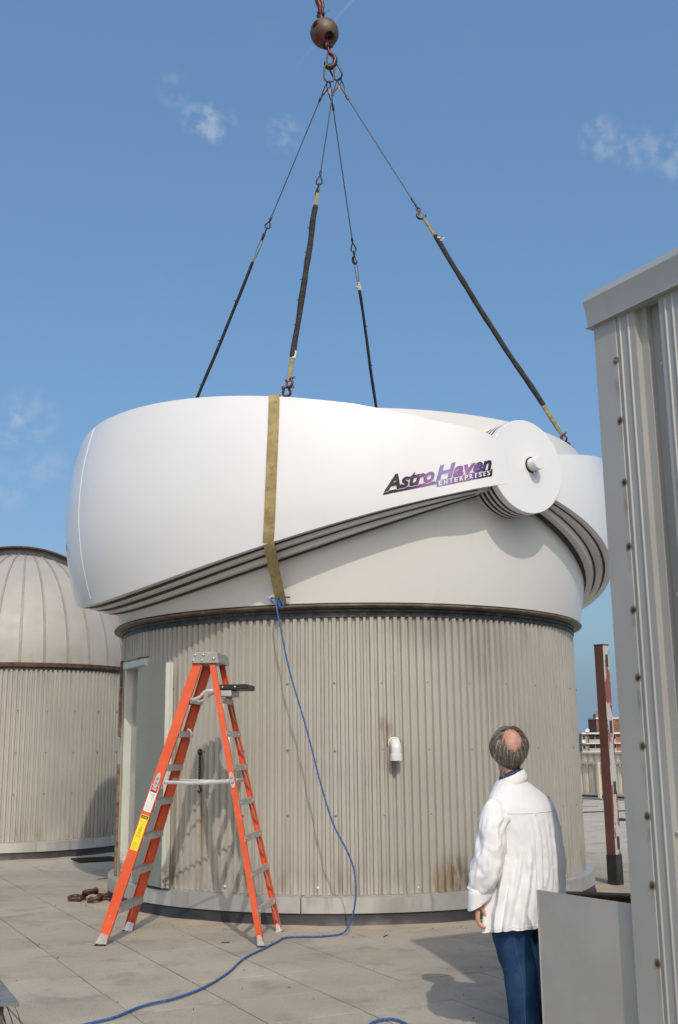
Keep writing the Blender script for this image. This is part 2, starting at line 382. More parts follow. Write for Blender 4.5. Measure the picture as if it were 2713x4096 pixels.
# ------------------------------------------------------------------ mesh helpers
ORG = {}
class MB:
    def __init__(s): s.v = []; s.f = []; s.mi = []; s.cm = 0
    def add(s, vs, fs):
        o = len(s.v); s.v += [tuple(x) for x in vs]
        for f in fs: s.f.append([i+o for i in f]); s.mi.append(s.cm)
        return s
    def box(s, c, d, R=None):
        hx, hy, hz = d[0]/2, d[1]/2, d[2]/2
        vs = [Vector((x, y, z)) for x in (-hx, hx) for y in (-hy, hy) for z in (-hz, hz)]
        if R is not None: vs = [R @ v for v in vs]
        c = Vector(c)
        return s.add([v+c for v in vs], [(0, 1, 3, 2), (4, 6, 7, 5), (0, 4, 5, 1), (2, 3, 7, 6), (0, 2, 6, 4), (1, 5, 7, 3)])
    def bevbox(s, c, d, R=None, b=.004):
        bm = bmesh.new(); bmesh.ops.create_cube(bm, size=1)
        for v in bm.verts: v.co = Vector((v.co.x*d[0], v.co.y*d[1], v.co.z*d[2]))
        bmesh.ops.bevel(bm, geom=bm.edges[:], offset=min(b, min(d)*.45), segments=2, affect='EDGES')
        bm.verts.index_update()
        vs = [v.co.copy() for v in bm.verts]; fs = [[v.index for v in f.verts] for f in bm.faces]; bm.free()
        if R is not None: vs = [R @ v for v in vs]
        c = Vector(c); return s.add([v+c for v in vs], fs)
    def rings(s, R, closed=True, cap0=True, cap1=True, loop=False):
        n = len(R[0]); o = len(s.v)
        for r in R: s.v += [tuple(x) for x in r]
        m = len(R); jn = n if closed else n-1
        for i in range(m if loop else m-1):
            a = o+i*n; b = o+((i+1) % m)*n
            for j in range(jn):
                k = (j+1) % n; s.f.append([a+j, a+k, b+k, b+j]); s.mi.append(s.cm)
        if closed and not loop:
            if cap0: s.f.append([o+j for j in range(n)][::-1]); s.mi.append(s.cm)
            if cap1: s.f.append([o+(m-1)*n+j for j in range(n)]); s.mi.append(s.cm)
        return s
    def tube(s, path, r, n=8, loop=False, flat=None, ref=None, caps=True):
        """r: radius or list; flat: (a, b) half sizes factor along side/normal"""
        P = [Vector(p) for p in path]; m = len(P); R = []
        t0 = (P[1]-P[0]).normalized()
        N = Vector(ref) if ref is not None else (Vector((0, 0, 1)) if abs(t0.z) < .9 else Vector((1, 0, 0)))
        for i in range(m):
            if loop: t = (P[(i+1) % m]-P[i-1]).normalized()
            else: t = (P[min(i+1, m-1)]-P[max(i-1, 0)]).normalized()
            N = (N - t*N.dot(t))
            if N.length < 1e-6: N = t.orthogonal()
            N.normalize(); B = t.cross(N)
            rr = r[i] if isinstance(r, (list, tuple)) else r
            fa, fb = flat if flat else (1, 1)
            R.append([P[i] + N*(cos(2*pi*k/n)*rr*fa) + B*(sin(2*pi*k/n)*rr*fb) for k in range(n)])
        return s.rings(R, True, caps, caps, loop)
    def ribbon(s, path, w, th, ref):
        P = [Vector(p) for p in path]; R = []
        for i, p in enumerate(P):
            t = (P[min(i+1, len(P)-1)]-P[max(i-1, 0)]).normalized()
            rf = Vector(ref[i]) if isinstance(ref, list) else Vector(ref)     # outward normal
            n = (rf - t*rf.dot(t)).normalized(); sd = t.cross(n)
            R.append([p+sd*w/2+n*th/2, p-sd*w/2+n*th/2, p-sd*w/2-n*th/2, p+sd*w/2-n*th/2])
        return s.rings(R)
    def lathe(s, prof, c, n=48, a0=0., a1=360., axis=None, closedprof=False):
        full = abs(a1-a0) > 359.9; R = []
        k = n if full else n+1
        Q = None
        if axis is not None: Q = Vector(axis).to_track_quat('Z', 'Y').to_matrix()
        c = Vector(c)
        for i in range(k):
            a = radians(a0+(a1-a0)*i/n); ring = []
            for (r, z) in prof:
                v = Vector((r*sin(a), -r*cos(a), z))
                if Q: v = Q @ v
                ring.append(c+v)
            R.append(ring)
        m = len(prof); o = len(s.v)
        for r in R: s.v += [tuple(x) for x in r]
        for i in range(n):
            a = o+i*m; b = o+((i+1) % k)*m
            for j in range(m if closedprof else m-1):
                q = (j+1) % m; s.f.append([a+j, b+j, b+q, a+q]); s.mi.append(s.cm)
        if not full and closedprof:
            s.f.append([o+j for j in range(m)]); s.f.append([o+n*m+j for j in range(m)][::-1]); s.mi += [s.cm]*2
        return s
    def cyl(s, c, axis, r, h, n=24, r2=None):
        r2 = r if r2 is None else r2
        return s.lathe([(0, 0), (r, 0), (r2, h), (0, h)], c, n, axis=axis)
    def ball(s, c, r, n=16, sc=(1, 1, 1)):
        R = []
        for i in range(n//2+1):
            t = pi*i/(n//2); rr = max(sin(t), 1e-4)
            R.append([(c[0]+r*sc[0]*rr*cos(2*pi*j/n), c[1]+r*sc[1]*rr*sin(2*pi*j/n), c[2]-r*sc[2]*cos(t)) for j in range(n)])
        return s.rings(R)
    def torus(s, c, R, r, axis=(0, 0, 1), n=24, k=8, sx=1., sy=1.):
        Q = Vector(axis).to_track_quat('Z', 'Y').to_matrix()
        return s.tube([Vector(c)+Q @ Vector((R*sx*cos(2*pi*i/n), R*sy*sin(2*pi*i/n), 0)) for i in range(n)], r, k, loop=True, ref=Q @ Vector((0, 0, 1)))
    def prism(s, poly, off):
        n = len(poly); off = Vector(off); A = [Vector(p) for p in poly]
        return s.add(A+[a+off for a in A], [list(range(n))[::-1], [n+i for i in range(n)]] + [(i, (i+1) % n, n+(i+1) % n, n+i) for i in range(n)])

def mkmesh(name, mb, mats, org, smooth=35, recalc=True):
    me = bpy.data.meshes.new(name)
    o = Vector(org)
    me.from_pydata([Vector(v)-o for v in mb.v], [], mb.f)
    for m in (mats if isinstance(mats, (list, tuple)) else [mats]): me.materials.append(m)
    if max(mb.mi, default=0): me.polygons.foreach_set('material_index', mb.mi)
    if recalc:
        bm = bmesh.new(); bm.from_mesh(me); bmesh.ops.recalc_face_normals(bm, faces=bm.faces[:]); bm.to_mesh(me); bm.free()
    if smooth:
        me.polygons.foreach_set('use_smooth', [True]*len(me.polygons))
        me.set_sharp_from_angle(angle=radians(smooth))
    me.update()
    return me
def link(name, me, parent=None, loc=(0, 0, 0)):
    o = bpy.data.objects.new(name, me); COL.objects.link(o)
    if parent is not None: o.parent = parent
    o.location = loc
    return o
def part(name, mb, mats, parent, smooth=35, recalc=True, label=None, kind=None):
    org = ORG[parent]
    o = link(name, mkmesh(name, mb, mats, org, smooth, recalc), parent); ORG[o] = org
    if label: o['label'] = label
    if kind: o['kind'] = kind
    return o
def thing(name, label, cat, loc=(0, 0, 0), group=None):
    o = bpy.data.objects.new(name, None); COL.objects.link(o); o.location = loc; o.empty_display_size = .2
    o['label'] = label; o['category'] = cat
    if group: o['group'] = group
    ORG[o] = Vector(loc); return o
def single(name, mb, mats, label, cat, loc=None, group=None, smooth=35):
    if loc is None:
        vs = mb.v; loc = (sum(v[0] for v in vs)/len(vs), sum(v[1] for v in vs)/len(vs), min(v[2] for v in vs))
    o = link(name, mkmesh(name, mb, mats, loc, smooth), None, loc); ORG[o] = Vector(loc)
    o['label'] = label; o['category'] = cat
    if group: o['group'] = group
    return o
def structure(name, mb, mats, loc=(0, 0, 0), smooth=35):
    o = link(name, mkmesh(name, mb, mats, loc, smooth), None, loc); ORG[o] = Vector(loc); o['kind'] = 'structure'; return o
def copy_tree(o, parent=None):
    c = o.copy(); COL.objects.link(c)
    if parent is not None: c.parent = parent
    ORG[c] = ORG.get(o)
    for ch in [x for x in o.children]: copy_tree(ch, c)
    return c
def rotz(deg): return Matrix.Rotation(radians(deg), 3, 'Z')
def frame3(x, y, z):
    return Matrix((Vector(x), Vector(y), Vector(z))).transposed()
def lerp(a, b, t): return Vector(a)*(1-t)+Vector(b)*t
def catmull(pts, k=6):
    P = [Vector(p) for p in pts]; out = []
    for i in range(len(P)-1):
        p0, p1, p2, p3 = P[max(i-1, 0)], P[i], P[i+1], P[min(i+2, len(P)-1)]
        for j in range(k):
            t = j/k
            out.append(.5*((2*p1)+(p2-p0)*t+(2*p0-5*p1+4*p2-p3)*t*t+(3*p1-p0-3*p2+p3)*t**3))
    out.append(P[-1]); return out

# ------------------------------------------------------------------ ground far below, roof deck and its pavers
g = MB(); g.add([(-1500, -1500, -18), (1500, -1500, -18), (1500, 1500, -18), (-1500, 1500, -18)], [(0, 1, 2, 3)])
structure('ground', g, M['city'])
D2 = Vector((-5.6, 19.1, 0))
eT = Vector((.454, -.891, 0)); eN = Vector((.891, .454, 0))
g = MB(); RZ = frame3((.891, .454, 0), (-.454, .891, 0), (0, 0, 1))
g.box((2.5, 14.5, -9.02), (44, 46, 17.96), RZ)
deck = structure('roof_deck', g, [M['deck']])
PN0, PNS, PT0, PTS = 2.11, .645, -7.72, -.66
def pv_mesh(seed):
    rr = random.Random(seed); b = MB()
    hw, hl = (PNS-.0085)/2, (-PTS-.0085)/2; ch = .0015
    n = [];
    top = [(-hw+ch, -hl+ch, 0), (hw-ch, -hl+ch, 0), (hw-ch, hl-ch, 0), (-hw+ch, hl-ch, 0)]
    mid = [(-hw, -hl, -ch), (hw, -hl, -ch), (hw, hl, -ch), (-hw, hl, -ch)]
    low = [(x, y, -.038) for x, y, _ in mid]
    b.rings([low, mid, top]); return b
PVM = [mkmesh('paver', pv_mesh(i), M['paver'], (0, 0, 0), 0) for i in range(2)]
def blocked(p, c, R):
    # sight line from the camera to ground point p passes through a drum
    d = Vector((p.x, p.y)); L = d.length; d /= L
    t = c.x*d.x+c.y*d.y; h = abs(c.x*d.y-c.y*d.x)
    return h < R and t - sqrt(R*R-h*h) < L - .35
cells = []
pr = random.Random(5)
for i in range(-34, 34):
    for j in range(-40, 44):
        n = PN0+PNS*(i+.5); t = PT0+PTS*(j+.5); c = eN*n+eT*t
        if not (-15 < c.x < 15 and -6 < c.y < 33): continue
        q = c-Vector((0, 0, CAMH)); dd = q.dot(fw)
        vis = False
        if dd > 2:
            px = q.dot(rt)/dd*4344.6; py = q.dot(up)/dd*4344.6
            vis = -1450 < px < 1300 and py > -2150
            if c.x/c.y > .258 and c.y > 5.3: vis = False
            if (c-DC).length < 2.5 or (c-D2).length < 1.9: vis = False
            if blocked(c, DC, 2.55) or blocked(c, D2, 2.0): vis = False
        cells.append((c.length if vis else 1e6+c.length, vis, c, i, j))
cells.sort(key=lambda x: x[0])
rest = MB(); npv = 0
for d, vis, c, i, j in cells:
    dz = pr.uniform(-.0022, .0022); tilt = pr.uniform(-.0018, .0018); tilt2 = pr.uniform(-.0018, .0018)
    if vis and npv < 300:
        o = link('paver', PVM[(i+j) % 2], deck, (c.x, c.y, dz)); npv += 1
        o.rotation_euler = (tilt, tilt2, math.atan2(eN.y, eN.x))
    else:
        hw, hl = (PNS-.008)/2, (-PTS-.008)/2
        k = [c+eN*a*hw+eT*b*hl for a, b in ((-1, -1), (1, -1), (1, 1), (-1, 1))]
        rest.rings([[(v.x, v.y, -.038) for v in k], [(v.x, v.y, dz) for v in k]], True, False, True)
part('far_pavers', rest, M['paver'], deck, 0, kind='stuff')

# ------------------------------------------------------------------ corrugated drums
def corr_panel(c, R, z0, z1, a0, a1, period, amp=.0150, bulge=0.):
    n = max(1, round((a1-a0)/period)); b = MB(); fr = (0., .28, .42, .70, .84); hh = (1, 1, -1, -1, 1)
    cols = []
    for i in range(n):
        for f, h in zip(fr, hh): cols.append((a0+(i+f)/n*(a1-a0), h))
    cols.append((a1, 1))
    zs = [z0, z0+(z1-z0)*.33, z0+(z1-z0)*.66, z1]; o = 0
    rows = [[(c.x+(R+amp*h+bulge)*sin(radians(a)), c.y-(R+amp*h+bulge)*cos(radians(a)), z) for a, h in cols] for z in zs]
    inner = [[(c.x+(R-.012+amp*h+bulge)*sin(radians(a)), c.y-(R-.012+amp*h+bulge)*cos(radians(a)), z) for a, h in cols] for z in (z0, z1)]
    m = len(cols); base = len(b.v)
    for r in rows: b.v += r
    for k in range(3):
        for j in range(m-1): b.f.append([base+k*m+j, base+k*m+j+1, base+(k+1)*m+j+1, base+(k+1)*m+j]); b.mi.append(0)
    i0 = len(b.v); b.v += inner[0]+inner[1]
    for j in range(m-1):      # open lower and upper edges get their thickness, and the back sheet
        b.f += [[base+j, i0+j, i0+j+1, base+j+1], [base+3*m+j+1, i0+m+j+1, i0+m+j, base+3*m+j], [i0+j+1, i0+j, i0+m+j, i0+m+j+1]]; b.mi += [0]*3
    return b
PER = 27.7/17
drum = thing('observatory_drum', 'large round drum of tan corrugated steel under the lifted white dome, door standing open', 'observatory', (XC, YC, 0))
segs = [(3-27.7, 3), (3, 30.7), (-52.4, 3-27.7)] + [(30.7+27.7*i, 58.4+27.7*i) for i in range(8)] + [(252.3, 289.5)]
for k, (a, e) in enumerate(segs):
    part('corrugated_panel', corr_panel(DC, 2.68, .262, 2.866, a-.12, e+.25, PER, bulge=.007*(k % 2)), M['corr'], drum, 28)
part('corrugated_panel', corr_panel(DC, 2.685, 2.585, 2.866, -71.0, -52.2, PER), M['corr'], drum, 28, label='short corrugated panel above the open door')
# screws in rows
def screws(c, R, rows, step, a0, a1, r=.0085):
    b = MB()
    for z in rows:
        a = a0
        while a < a1:
            p = (c.x+(R+.015)*sin(radians(a)), c.y-(R+.015)*cos(radians(a)), z+random.uniform(-.006, .006)); ax = (sin(radians(a)), -cos(radians(a)), 0)
            b.lathe([(r*1.5, -.004), (r*1.5, .002), (r, .003), (r, .008), (r*.5, .0105), (0, .011)], p, 7, axis=ax)
            a += step
    return b
part('panel_screws', screws(DC, 2.681, (2.215, 1.578, .975), PER*6, -52.4+PER*.14, 100), M['screw'], drum, 50, kind='stuff')
part('sealed_screws', screws(DC, 2.681, (.322,), PER*12.3, -47, 60, .0085), M['stwhite'], drum, 50, kind='stuff')
# flashing, bitumen curb, mortar fillet, top ring
def ringprof(c, prof, n=160, a0=0, a1=360): return MB().lathe(prof, (c.x, c.y, 0), n, a0, a1, closedprof=True)
b = MB()
for i in range(6):
    a = -70+60*i
    part('flashing', ringprof(DC, [(2.66, .262), (2.765, .254), (2.784, .248), (2.789, .112), (2.778, .108), (2.76, .23), (2.66, .24)], 44, a+.12, a+59.88), M['galv'], drum, 40)
part('bitumen_curb', ringprof(DC, [(2.74, .24), (2.764, .22), (2.772, .10), (2.785, .03), (2.80, .003), (2.6, -.03), (2.6, .24)], 160), M['tar'], drum, 50)
def fillet(c, r0, w, seed):
    b = MB(); R = []
    for i in range(220):
        a = 2*pi*i/220; d = Vector((sin(a), -cos(a), 0))
        e = noise.noise(Vector((d.x*3.1+seed, d.y*3.1, 0)))*.5 + noise.noise(Vector((d.x*11+seed, d.y*11, 3)))*.22
        rr = r0+w*(.75+.6*e)
        R.append([Vector((c.x, c.y, .010+.006*noise.noise(Vector((d.x*9, d.y*9, seed)))))+d*(r0-.03), Vector((c.x, c.y, .007))+d*(r0*.5+rr*.5), Vector((c.x, c.y, .0045))+d*rr, Vector((c.x, c.y, -.03))+d*rr])
    return b.rings(R, False, loop=True)
part('mortar_fillet', fillet(DC, 2.815, .30, 1.3), M['mortar'], drum, 60)
part('top_ring', ringprof(DC, [(2.66, 2.852), (2.706, 2.852), (2.708, 2.872), (2.692, 2.874), (2.692, 2.90), (2.712, 2.902), (2.712, 2.928), (2.60, 2.93), (2.60, 2.852)], 160), M['darkring'], drum, 30)
part('floor', MB().lathe([(0, .02), (2.6, .02)], (XC, YC, 0), 48), M['interior'], drum, 0)
# door bay on the left limb
def radial(th): return Vector((sin(radians(th)), -cos(radians(th)), 0))
def tang(th): return Vector((cos(radians(th)), sin(radians(th)), 0))
def dbox(b, th, R, z0, z1, w, d, off=0.):
    n, t = radial(th), tang(th); c = DC+n*R+t*off
    return b.bevbox((c.x, c.y, (z0+z1)/2), (w, d, z1-z0), frame3(t, n, (0, 0, 1)), .006)
door = part('door_frame', dbox(dbox(MB(), -68.9, 2.630, .25, 2.56, .075, .14), -53.2, 2.655, .25, 2.56, .05, .14), M['doorframe'], drum)
hb = MB(); n, t = radial(-60.5), tang(-60.5); c = DC+n*2.645
hb.bevbox((c.x, c.y, 2.525), (.72, .13, .075), frame3(t, n, (0, 0, 1)), .006); part('frame_header', hb, M['doorframe'], drum)
hb = MB(); hb.bevbox((c.x, c.y, .25), (.74, .16, .05), frame3(t, n, (0, 0, 1)), .006); part('door_sill', hb, M['galv'], drum)
sb = dbox(MB(), -68.6, 2.702, 1.20, 1.40, .05, .006); part('strike_plate', sb, M['galv'], drum)
part('weather_strip', dbox(dbox(MB(), -67.4, 2.60, .27, 2.47, .02, .05), -66.8, 2.57, .27, 2.47, .012, .03), M['galv'], drum); part('inner_reveal', dbox(MB(), -66.6, 2.50, .27, 2.47, .02, .08), M['interior'], drum)  # reveal coloured dark, standing in for the shade in the doorway
wb = [(.60, 1.02, .0), (1.025, 1.45, .012), (1.75, 2.30, .004), (2.305, 2.60, .015), (.26, .595, .008)]
for z0, z1, off in wb:
    part('wooden_board', dbox(MB(), -72.6, 2.708, z0, z1, .055, .05, off), M['wood'], drum)
part('wooden_board', dbox(MB(), -57.5, 2.685, 2.50, 2.585, .09, .05), M['wood'], drum)
# door leaf folded back along the wall: hinge at -60 degrees, free edge nearer the camera
h0 = DC+radial(-54.3)*2.725; ldir = Vector((.588, -.809, 0)).normalized(); ln = Vector((ldir.y, -ldir.x, 0))
R3 = frame3(ldir, ln, (0, 0, 1)); lc = h0+ldir*.325+ln*.03
leaf = part('door', MB().bevbox((lc.x, lc.y, 1.375), (.65, .044, 2.19), R3, .003), M['doorpaint'], drum)
e1 = h0+ldir*.656+ln*.03
part('door_edge', MB().bevbox((e1.x, e1.y, 1.375), (.010, .052, 2.195), R3, .002), M['doorframe'], leaf)
e2 = h0+ldir*.675+ln*.0
part('edge_channel', MB().bevbox((e2.x, e2.y, 1.375), (.028, .030, 2.20), R3, .003), M['doorframe'], leaf)
hg = h0+ldir*.02+ln*.045
hb = MB().bevbox((hg.x, hg.y, 1.375), (.045, .012, 2.19), R3, .002)
for i in range(30): hb.ball((hg.x+ln.x*.006, hg.y+ln.y*.006, .34+.071*i), .006, 6)
part('piano_hinge', hb, M['galv'], leaf, 60)
kp = h0+ldir*.59
for sg in (1, -1):
    b = MB(); p = kp+ln*(.03+sg*.02); b.lathe([(.032, 0), (.032, .006), (.014, .012), (.014, .035), (.030, .038), (.031, .085), (.026, .092), (0, .092)], (p.x, p.y, 1.235), 20, axis=ln*sg)
    part('knob', b, M['alu'], leaf, 40)
# white elbow vent
vn = radial(8.8); vp = DC+vn*2.68; vz = 1.637
b = MB(); b.lathe([(.052, 0), (.060, .004), (.060, .03), (.052, .034)], (vp.x, vp.y, vz), 24, axis=vn)
pth = [Vector((vp.x, vp.y, vz))+vn*.02, Vector((vp.x, vp.y, vz))+vn*.05]
for i in range(1, 9):
    a = pi/2*i/8; pth.append(Vector((vp.x, vp.y, vz))+vn*(.05+.065*sin(a))+Vector((0, 0, -.065*(1-cos(a)))))
pth.append(pth[-1]+Vector((0, 0, -.045)))
b.tube(pth, .0495, 24, caps=False)
e = pth[-1]
b.lathe([(.0495, .012), (.0565, .006), (.0575, -.052), (.0515, -.053), (.050, .0)], (e.x, e.y, e.z), 24)
part('vent_elbow', b, M['pvc'], drum, 40)
part('vent_sealant', MB().torus((vp.x+vn.x*.012, vp.y+vn.y*.012, vz), .062, .008, vn, 20, 6), M['wood'], drum, 60)

# chain and hook on the drum wall
cn = radial(-33.6); cp = DC+cn*2.71
ch = thing('hook_chain', 'short rusty chain with a hook hanging on the corrugated wall behind the ladder', 'chain', (cp.x, cp.y, 1.2))
b = MB(); b.torus((cp.x, cp.y, 1.575), .022, .008, cn.cross(Vector((0, 0, 1))), 14, 6); b.ball((cp.x, cp.y, 1.56), .018, 8); part('eye_hook', b, M['rustblack'], ch, 60)
ct = tang(-33.6); zz = 1.545; k = 0; lm = []
while zz > 1.26:
    lm.append(part('chain_link', MB().torus((cp.x, cp.y, zz-.014), .0125, .0042, (ct if k % 2 else cn), 14, 6, sx=1., sy=1.) if False else
      MB().tube([Vector((cp.x, cp.y, zz-.014))+Vector((0, 0, .019*cos(2*pi*i/14)))+(cn if k % 2 else ct)*(.0105*sin(2*pi*i/14)) for i in range(14)], .0045, 6, loop=True), M['rustblack'], ch, 60)); zz -= .029; k += 1
hk = [Vector((cp.x, cp.y, 1.255)), Vector((cp.x, cp.y, 1.235))]+[Vector((cp.x, cp.y, 1.212))+ct*(.022*sin(a))+Vector((0, 0, .022*cos(a))) for a in [pi*2*i/14 for i in range(1, 11)]]
part('hook', MB().tube(hk, [.006]*3+[.008]*(len(hk)-4)+[.004], 8), M['rustblack'], ch, 60)

# ------------------------------------------------------------------ neighbouring observatory
nd = thing('small_observatory', 'smaller round observatory at left with a ribbed aluminium dome on a corrugated drum', 'observatory', (D2.x, D2.y, 0))
P2 = 360/170
for k in range(10):
    part('corrugated_panel', corr_panel(D2, 2.03, .262, 2.872, 36*k-15, 36*k+21.2, P2, bulge=.002*(k % 2)), M['corr'], nd, 28)
part('panel_screws', screws(D2, 2.031, (2.22, 1.58, .96), P2*6, -60, 100), M['screw'], nd, 50, kind='stuff')
for i in range(5):
    a = -65+72*i
    part('flashing', ringprof(D2, [(2.01, .262), (2.115, .254), (2.134, .248), (2.139, .112), (2.128, .108), (2.11, .23), (2.01, .24)], 40, a+.15, a+71.85), M['galv'], nd, 40)
part('bitumen_curb', ringprof(D2, [(2.09, .24), (2.112, .22), (2.12, .10), (2.135, .03), (2.15, .003), (1.95, -.03), (1.95, .24)], 120), M['tar'], nd, 50)
part('mortar_fillet', fillet(D2, 2.165, .27, 6.1), M['mortar'], nd, 60)
part('top_ring', ringprof(D2, [(1.98, 2.862), (2.052, 2.862), (2.054, 2.90), (1.98, 2.90)], 120), M['darkring'], nd, 30)
part('dome_ring', ringprof(D2, [(1.98, 2.902), (2.083, 2.902), (2.086, 2.965), (2.062, 2.968), (1.98, 2.968)], 120), M['brownsteel'], nd, 30)
NG = 34; RD = 2.05; ZD = 2.968
def gore():
    b = MB(); R = []
    for i in range(19):
        e = radians(88*i/18); w = radians(360/NG/2)*.995
        R.append([(RD*cos(e)*sin(w*k/2), -RD*cos(e)*cos(w*k/2), RD*sin(e)) for k in (-2, -1, 0, 1, 2)])
    return b.rings(R, False)
def batten():
    b = MB(); pts = [(0, -(RD+.003)*cos(radians(e)), (RD+.003)*sin(radians(e))) for e in [86*i/20 for i in range(21)]]
    R = []
    for i, p in enumerate(pts):
        w = .021*(.35+.65*cos(radians(86*i/20))); p = Vector(p); n = p.normalized()
        R.append([p+Vector((-w, 0, 0))-n*.006, p+Vector((-w*.8, 0, 0))+n*.012, p+n*.0125, p+Vector((w*.8, 0, 0))+n*.012, p+Vector((w, 0, 0))-n*.006])
    return b.rings(R, False)
GM = mkmesh('dome_gore', gore(), M['silver'], (0, 0, 0), 60); M['batten'] = simple('batten sheet', (.30, .28, .25), .6, .1, var=.1, scale=5)  # battens coloured darker for the shadow and dirt lines along them
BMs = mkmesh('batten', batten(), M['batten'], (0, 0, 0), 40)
for k in range(NG):
    a = radians(360/NG*k)
    o = link('dome_gore', GM, nd, (0, 0, ZD)); o.rotation_euler = (0, 0, a)
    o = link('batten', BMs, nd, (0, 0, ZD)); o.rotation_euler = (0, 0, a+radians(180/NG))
for sg in (-1, 1):     # the two arched slit rails and the shutter between them
    yo = sg*.56; arc = []
    for prof, mm, nm in (([(1.94, -.04), (2.075, -.04), (2.075, .04), (1.94, .04)], M['darksteel'], 'slit_rail'), ([(2.078, -.10), (2.105, -.10), (2.105, .06), (2.078, .06)], M['brownsteel'], 'rail_cap')):
        b = MB(); R = []
        for i in range(61):
            a = radians(3+174*i/60)
            R.append([Vector((D2.x+r*cos(a), D2.y+yo+q*(1 if sg > 0 else 1), ZD+r*sin(a)*1.0)) for r, q in prof])
        b.rings(R); part(nm, b, mm, nd, 35)
b = MB(); R = []
for i in range(41):
    a = radians(4+172*i/40); R.append([Vector((D2.x+r*cos(a), D2.y+q, ZD+r*sin(a))) for r, q in ((2.03, -.52), (2.05, -.52), (2.06, 0), (2.05, .52), (2.03, .52))])
b.rings(R); part('shutter', b, M['silver'], nd, 40)

# ------------------------------------------------------------------ clamshell dome being lifted on
AZ = radians(34); hp = Vector((sin(AZ), -cos(AZ), 0)); hu = Vector((-cos(AZ), -sin(AZ), 0)); ZH = 4.45
def dpt(p, u, z): return Vector((XC, YC, ZH+z))+hp*p+hu*u
dome = thing('clamshell_dome', 'big white clamshell dome with folded shells hanging from four slings over the drum', 'dome', (XC, YC, 2.93))
def pblend(p, u, flat):
    # the outer shell's arms run out flat into the plane of the hub disc
    if not flat: return p
    w = max(0., min(1., (1.05-abs(u))/.62)); w = w*w*(3-2*w); return p+(math.copysign(flat, p)-p)*w
def shell(ap, au, bz, zt, zb, side, nphi=72, nz=16, th=.032, fl=.13, flat=None):
    b = MB(); R = []
    for i in range(nphi+1):
        ph = radians(4.5 + 171*i/nphi)
        ring = []
        uu = au*sin(ph); t, q = zt(uu), zb(uu)
        def P(z, da=0.):
            s = sqrt(max(0, 1-((z+.25)/bz)**2)); p = (ap-da)*s*cos(ph); u = (au-da)*s*sin(ph)*side
            if flat: p = pblend(p, u, flat-da)
            return dpt(p, u, z)
        for k in range(nz+1): ring.append(P(q+(t-q)*k/nz))
        fz = min(.09, (t-q)*.3)
        fl = .105; ring += [P(t, th), P(q+fz*.5, th), P(q+fz*.3, fl), P(q, fl)]
        R.append(ring)
    return b.rings(R, True)
def gasket(ap, au, bz, zb, side, dz0, dz1, da0, da1, nphi=72):
    b = MB(); R = []
    for i in range(nphi+1):
        ph = radians(5 + 170*i/nphi); uu = au*sin(ph); q = zb(uu); ring = []
        for z, da in ((q+dz0, da0), (q+dz1, da0), (q+dz1, da1), (q+dz0, da1)):
            s = sqrt(max(0, 1-((z+.25)/bz)**2)); ring.append(dpt((ap-da)*s*cos(ph), (au-da)*s*sin(ph)*side, z))
        R.append(ring)
    return b.rings(R)
LB = 3.2
HUBZ = -.098
ztL = lambda u: .058+.222*u-.0125*u*u
zbL = [lambda u: -.250-.208*u-.030*u*u, lambda u: -.263-.246*u-.025*u*u, lambda u: -.240-.335*u-.008*u*u]
ztR = lambda u: .014+.20*u
zbR = [lambda u: -.296-.213*u-.022*u*u, lambda u: -.290-.279*u-.012*u*u, lambda u: -.34-.33*u-.002*u*u]
AP = [3.24, 3.16, 3.08]; AUL = [3.42, 3.27, 3.12]; AUR = [3.24, 3.11, 2.99]
shells = []
for k in range(3):
    for side, AU, zt, zb in ((1, AUL, ztL, zbL), (-1, AUR, ztR, zbR)):
        sh = part('shell', shell(AP[k], AU[k], LB, (lambda u, zt=zt, k=k: zt(u)-.05*k), zb[k], side, flat=(3.2515 if k == 0 and side > 0 else None)), M['gel'] if k == 0 else M['gelb'], dome, 50,
                  label=(['outer', 'middle', 'inner'][k]+' folded shell on the '+('left' if side > 0 else 'right')))
        part('gasket', gasket(AP[k], AU[k], LB, zb[k], side, -.010, .006, (.082 if side > 0 else .074), (.140 if side > 0 else .122)), M['rubber'], sh, 60)
        shells.append(sh)
# raised seam down the middle of the left outer shell
b = MB(); R = []
for k in range(25):
    z = zbL[0](3.3)+.01+(ztL(3.38)-zbL[0](3.3)-.02)*k/24; s = sqrt(1-((z+.25)/LB)**2); p0 = -.15
    u = 3.42*sqrt(max(0, s*s-(p0/3.24)**2)); n = dpt(p0, u, z); o2 = (hu*u+hp*p0).normalized()
    R.append([n-hp*.006-o2*.004, n-hp*.004+o2*.003, n+hp*.004+o2*.003, n+hp*.006-o2*.004])
b.rings(R); part('seam_flange', b, M['gel'], shells[0], 40)
# white fixed base with a level rim, skirt below
prof = []
for k in range(21):
    z = -1.468+(.475+1.468)*k/20; prof.append((2.93*sqrt(1-(z/4.7)**2), ZH+z))
prof += [(prof[-1][0]-.06, ZH+.478), (prof[-1][0]-.06, ZH+.40)] + [(r-.04, z) for r, z in prof[::-1][2:]]
part('base_shell', ringprof(DC, prof, 160), M['gelb'], dome, 40)
part('skirt', ringprof(DC, [(2.800, 2.966), (2.803, 2.960), (2.798, 2.950), (2.716, 2.934), (2.60, 2.934), (2.60, 2.966)], 160), M['skirt'], dome, 30)
part('base_gasket', ringprof(DC, [(2.77, 2.968), (2.778, 2.968), (2.778, 2.984), (2.70, 2.984), (2.70, 2.968)], 160), M['rubber'], dome, 30)
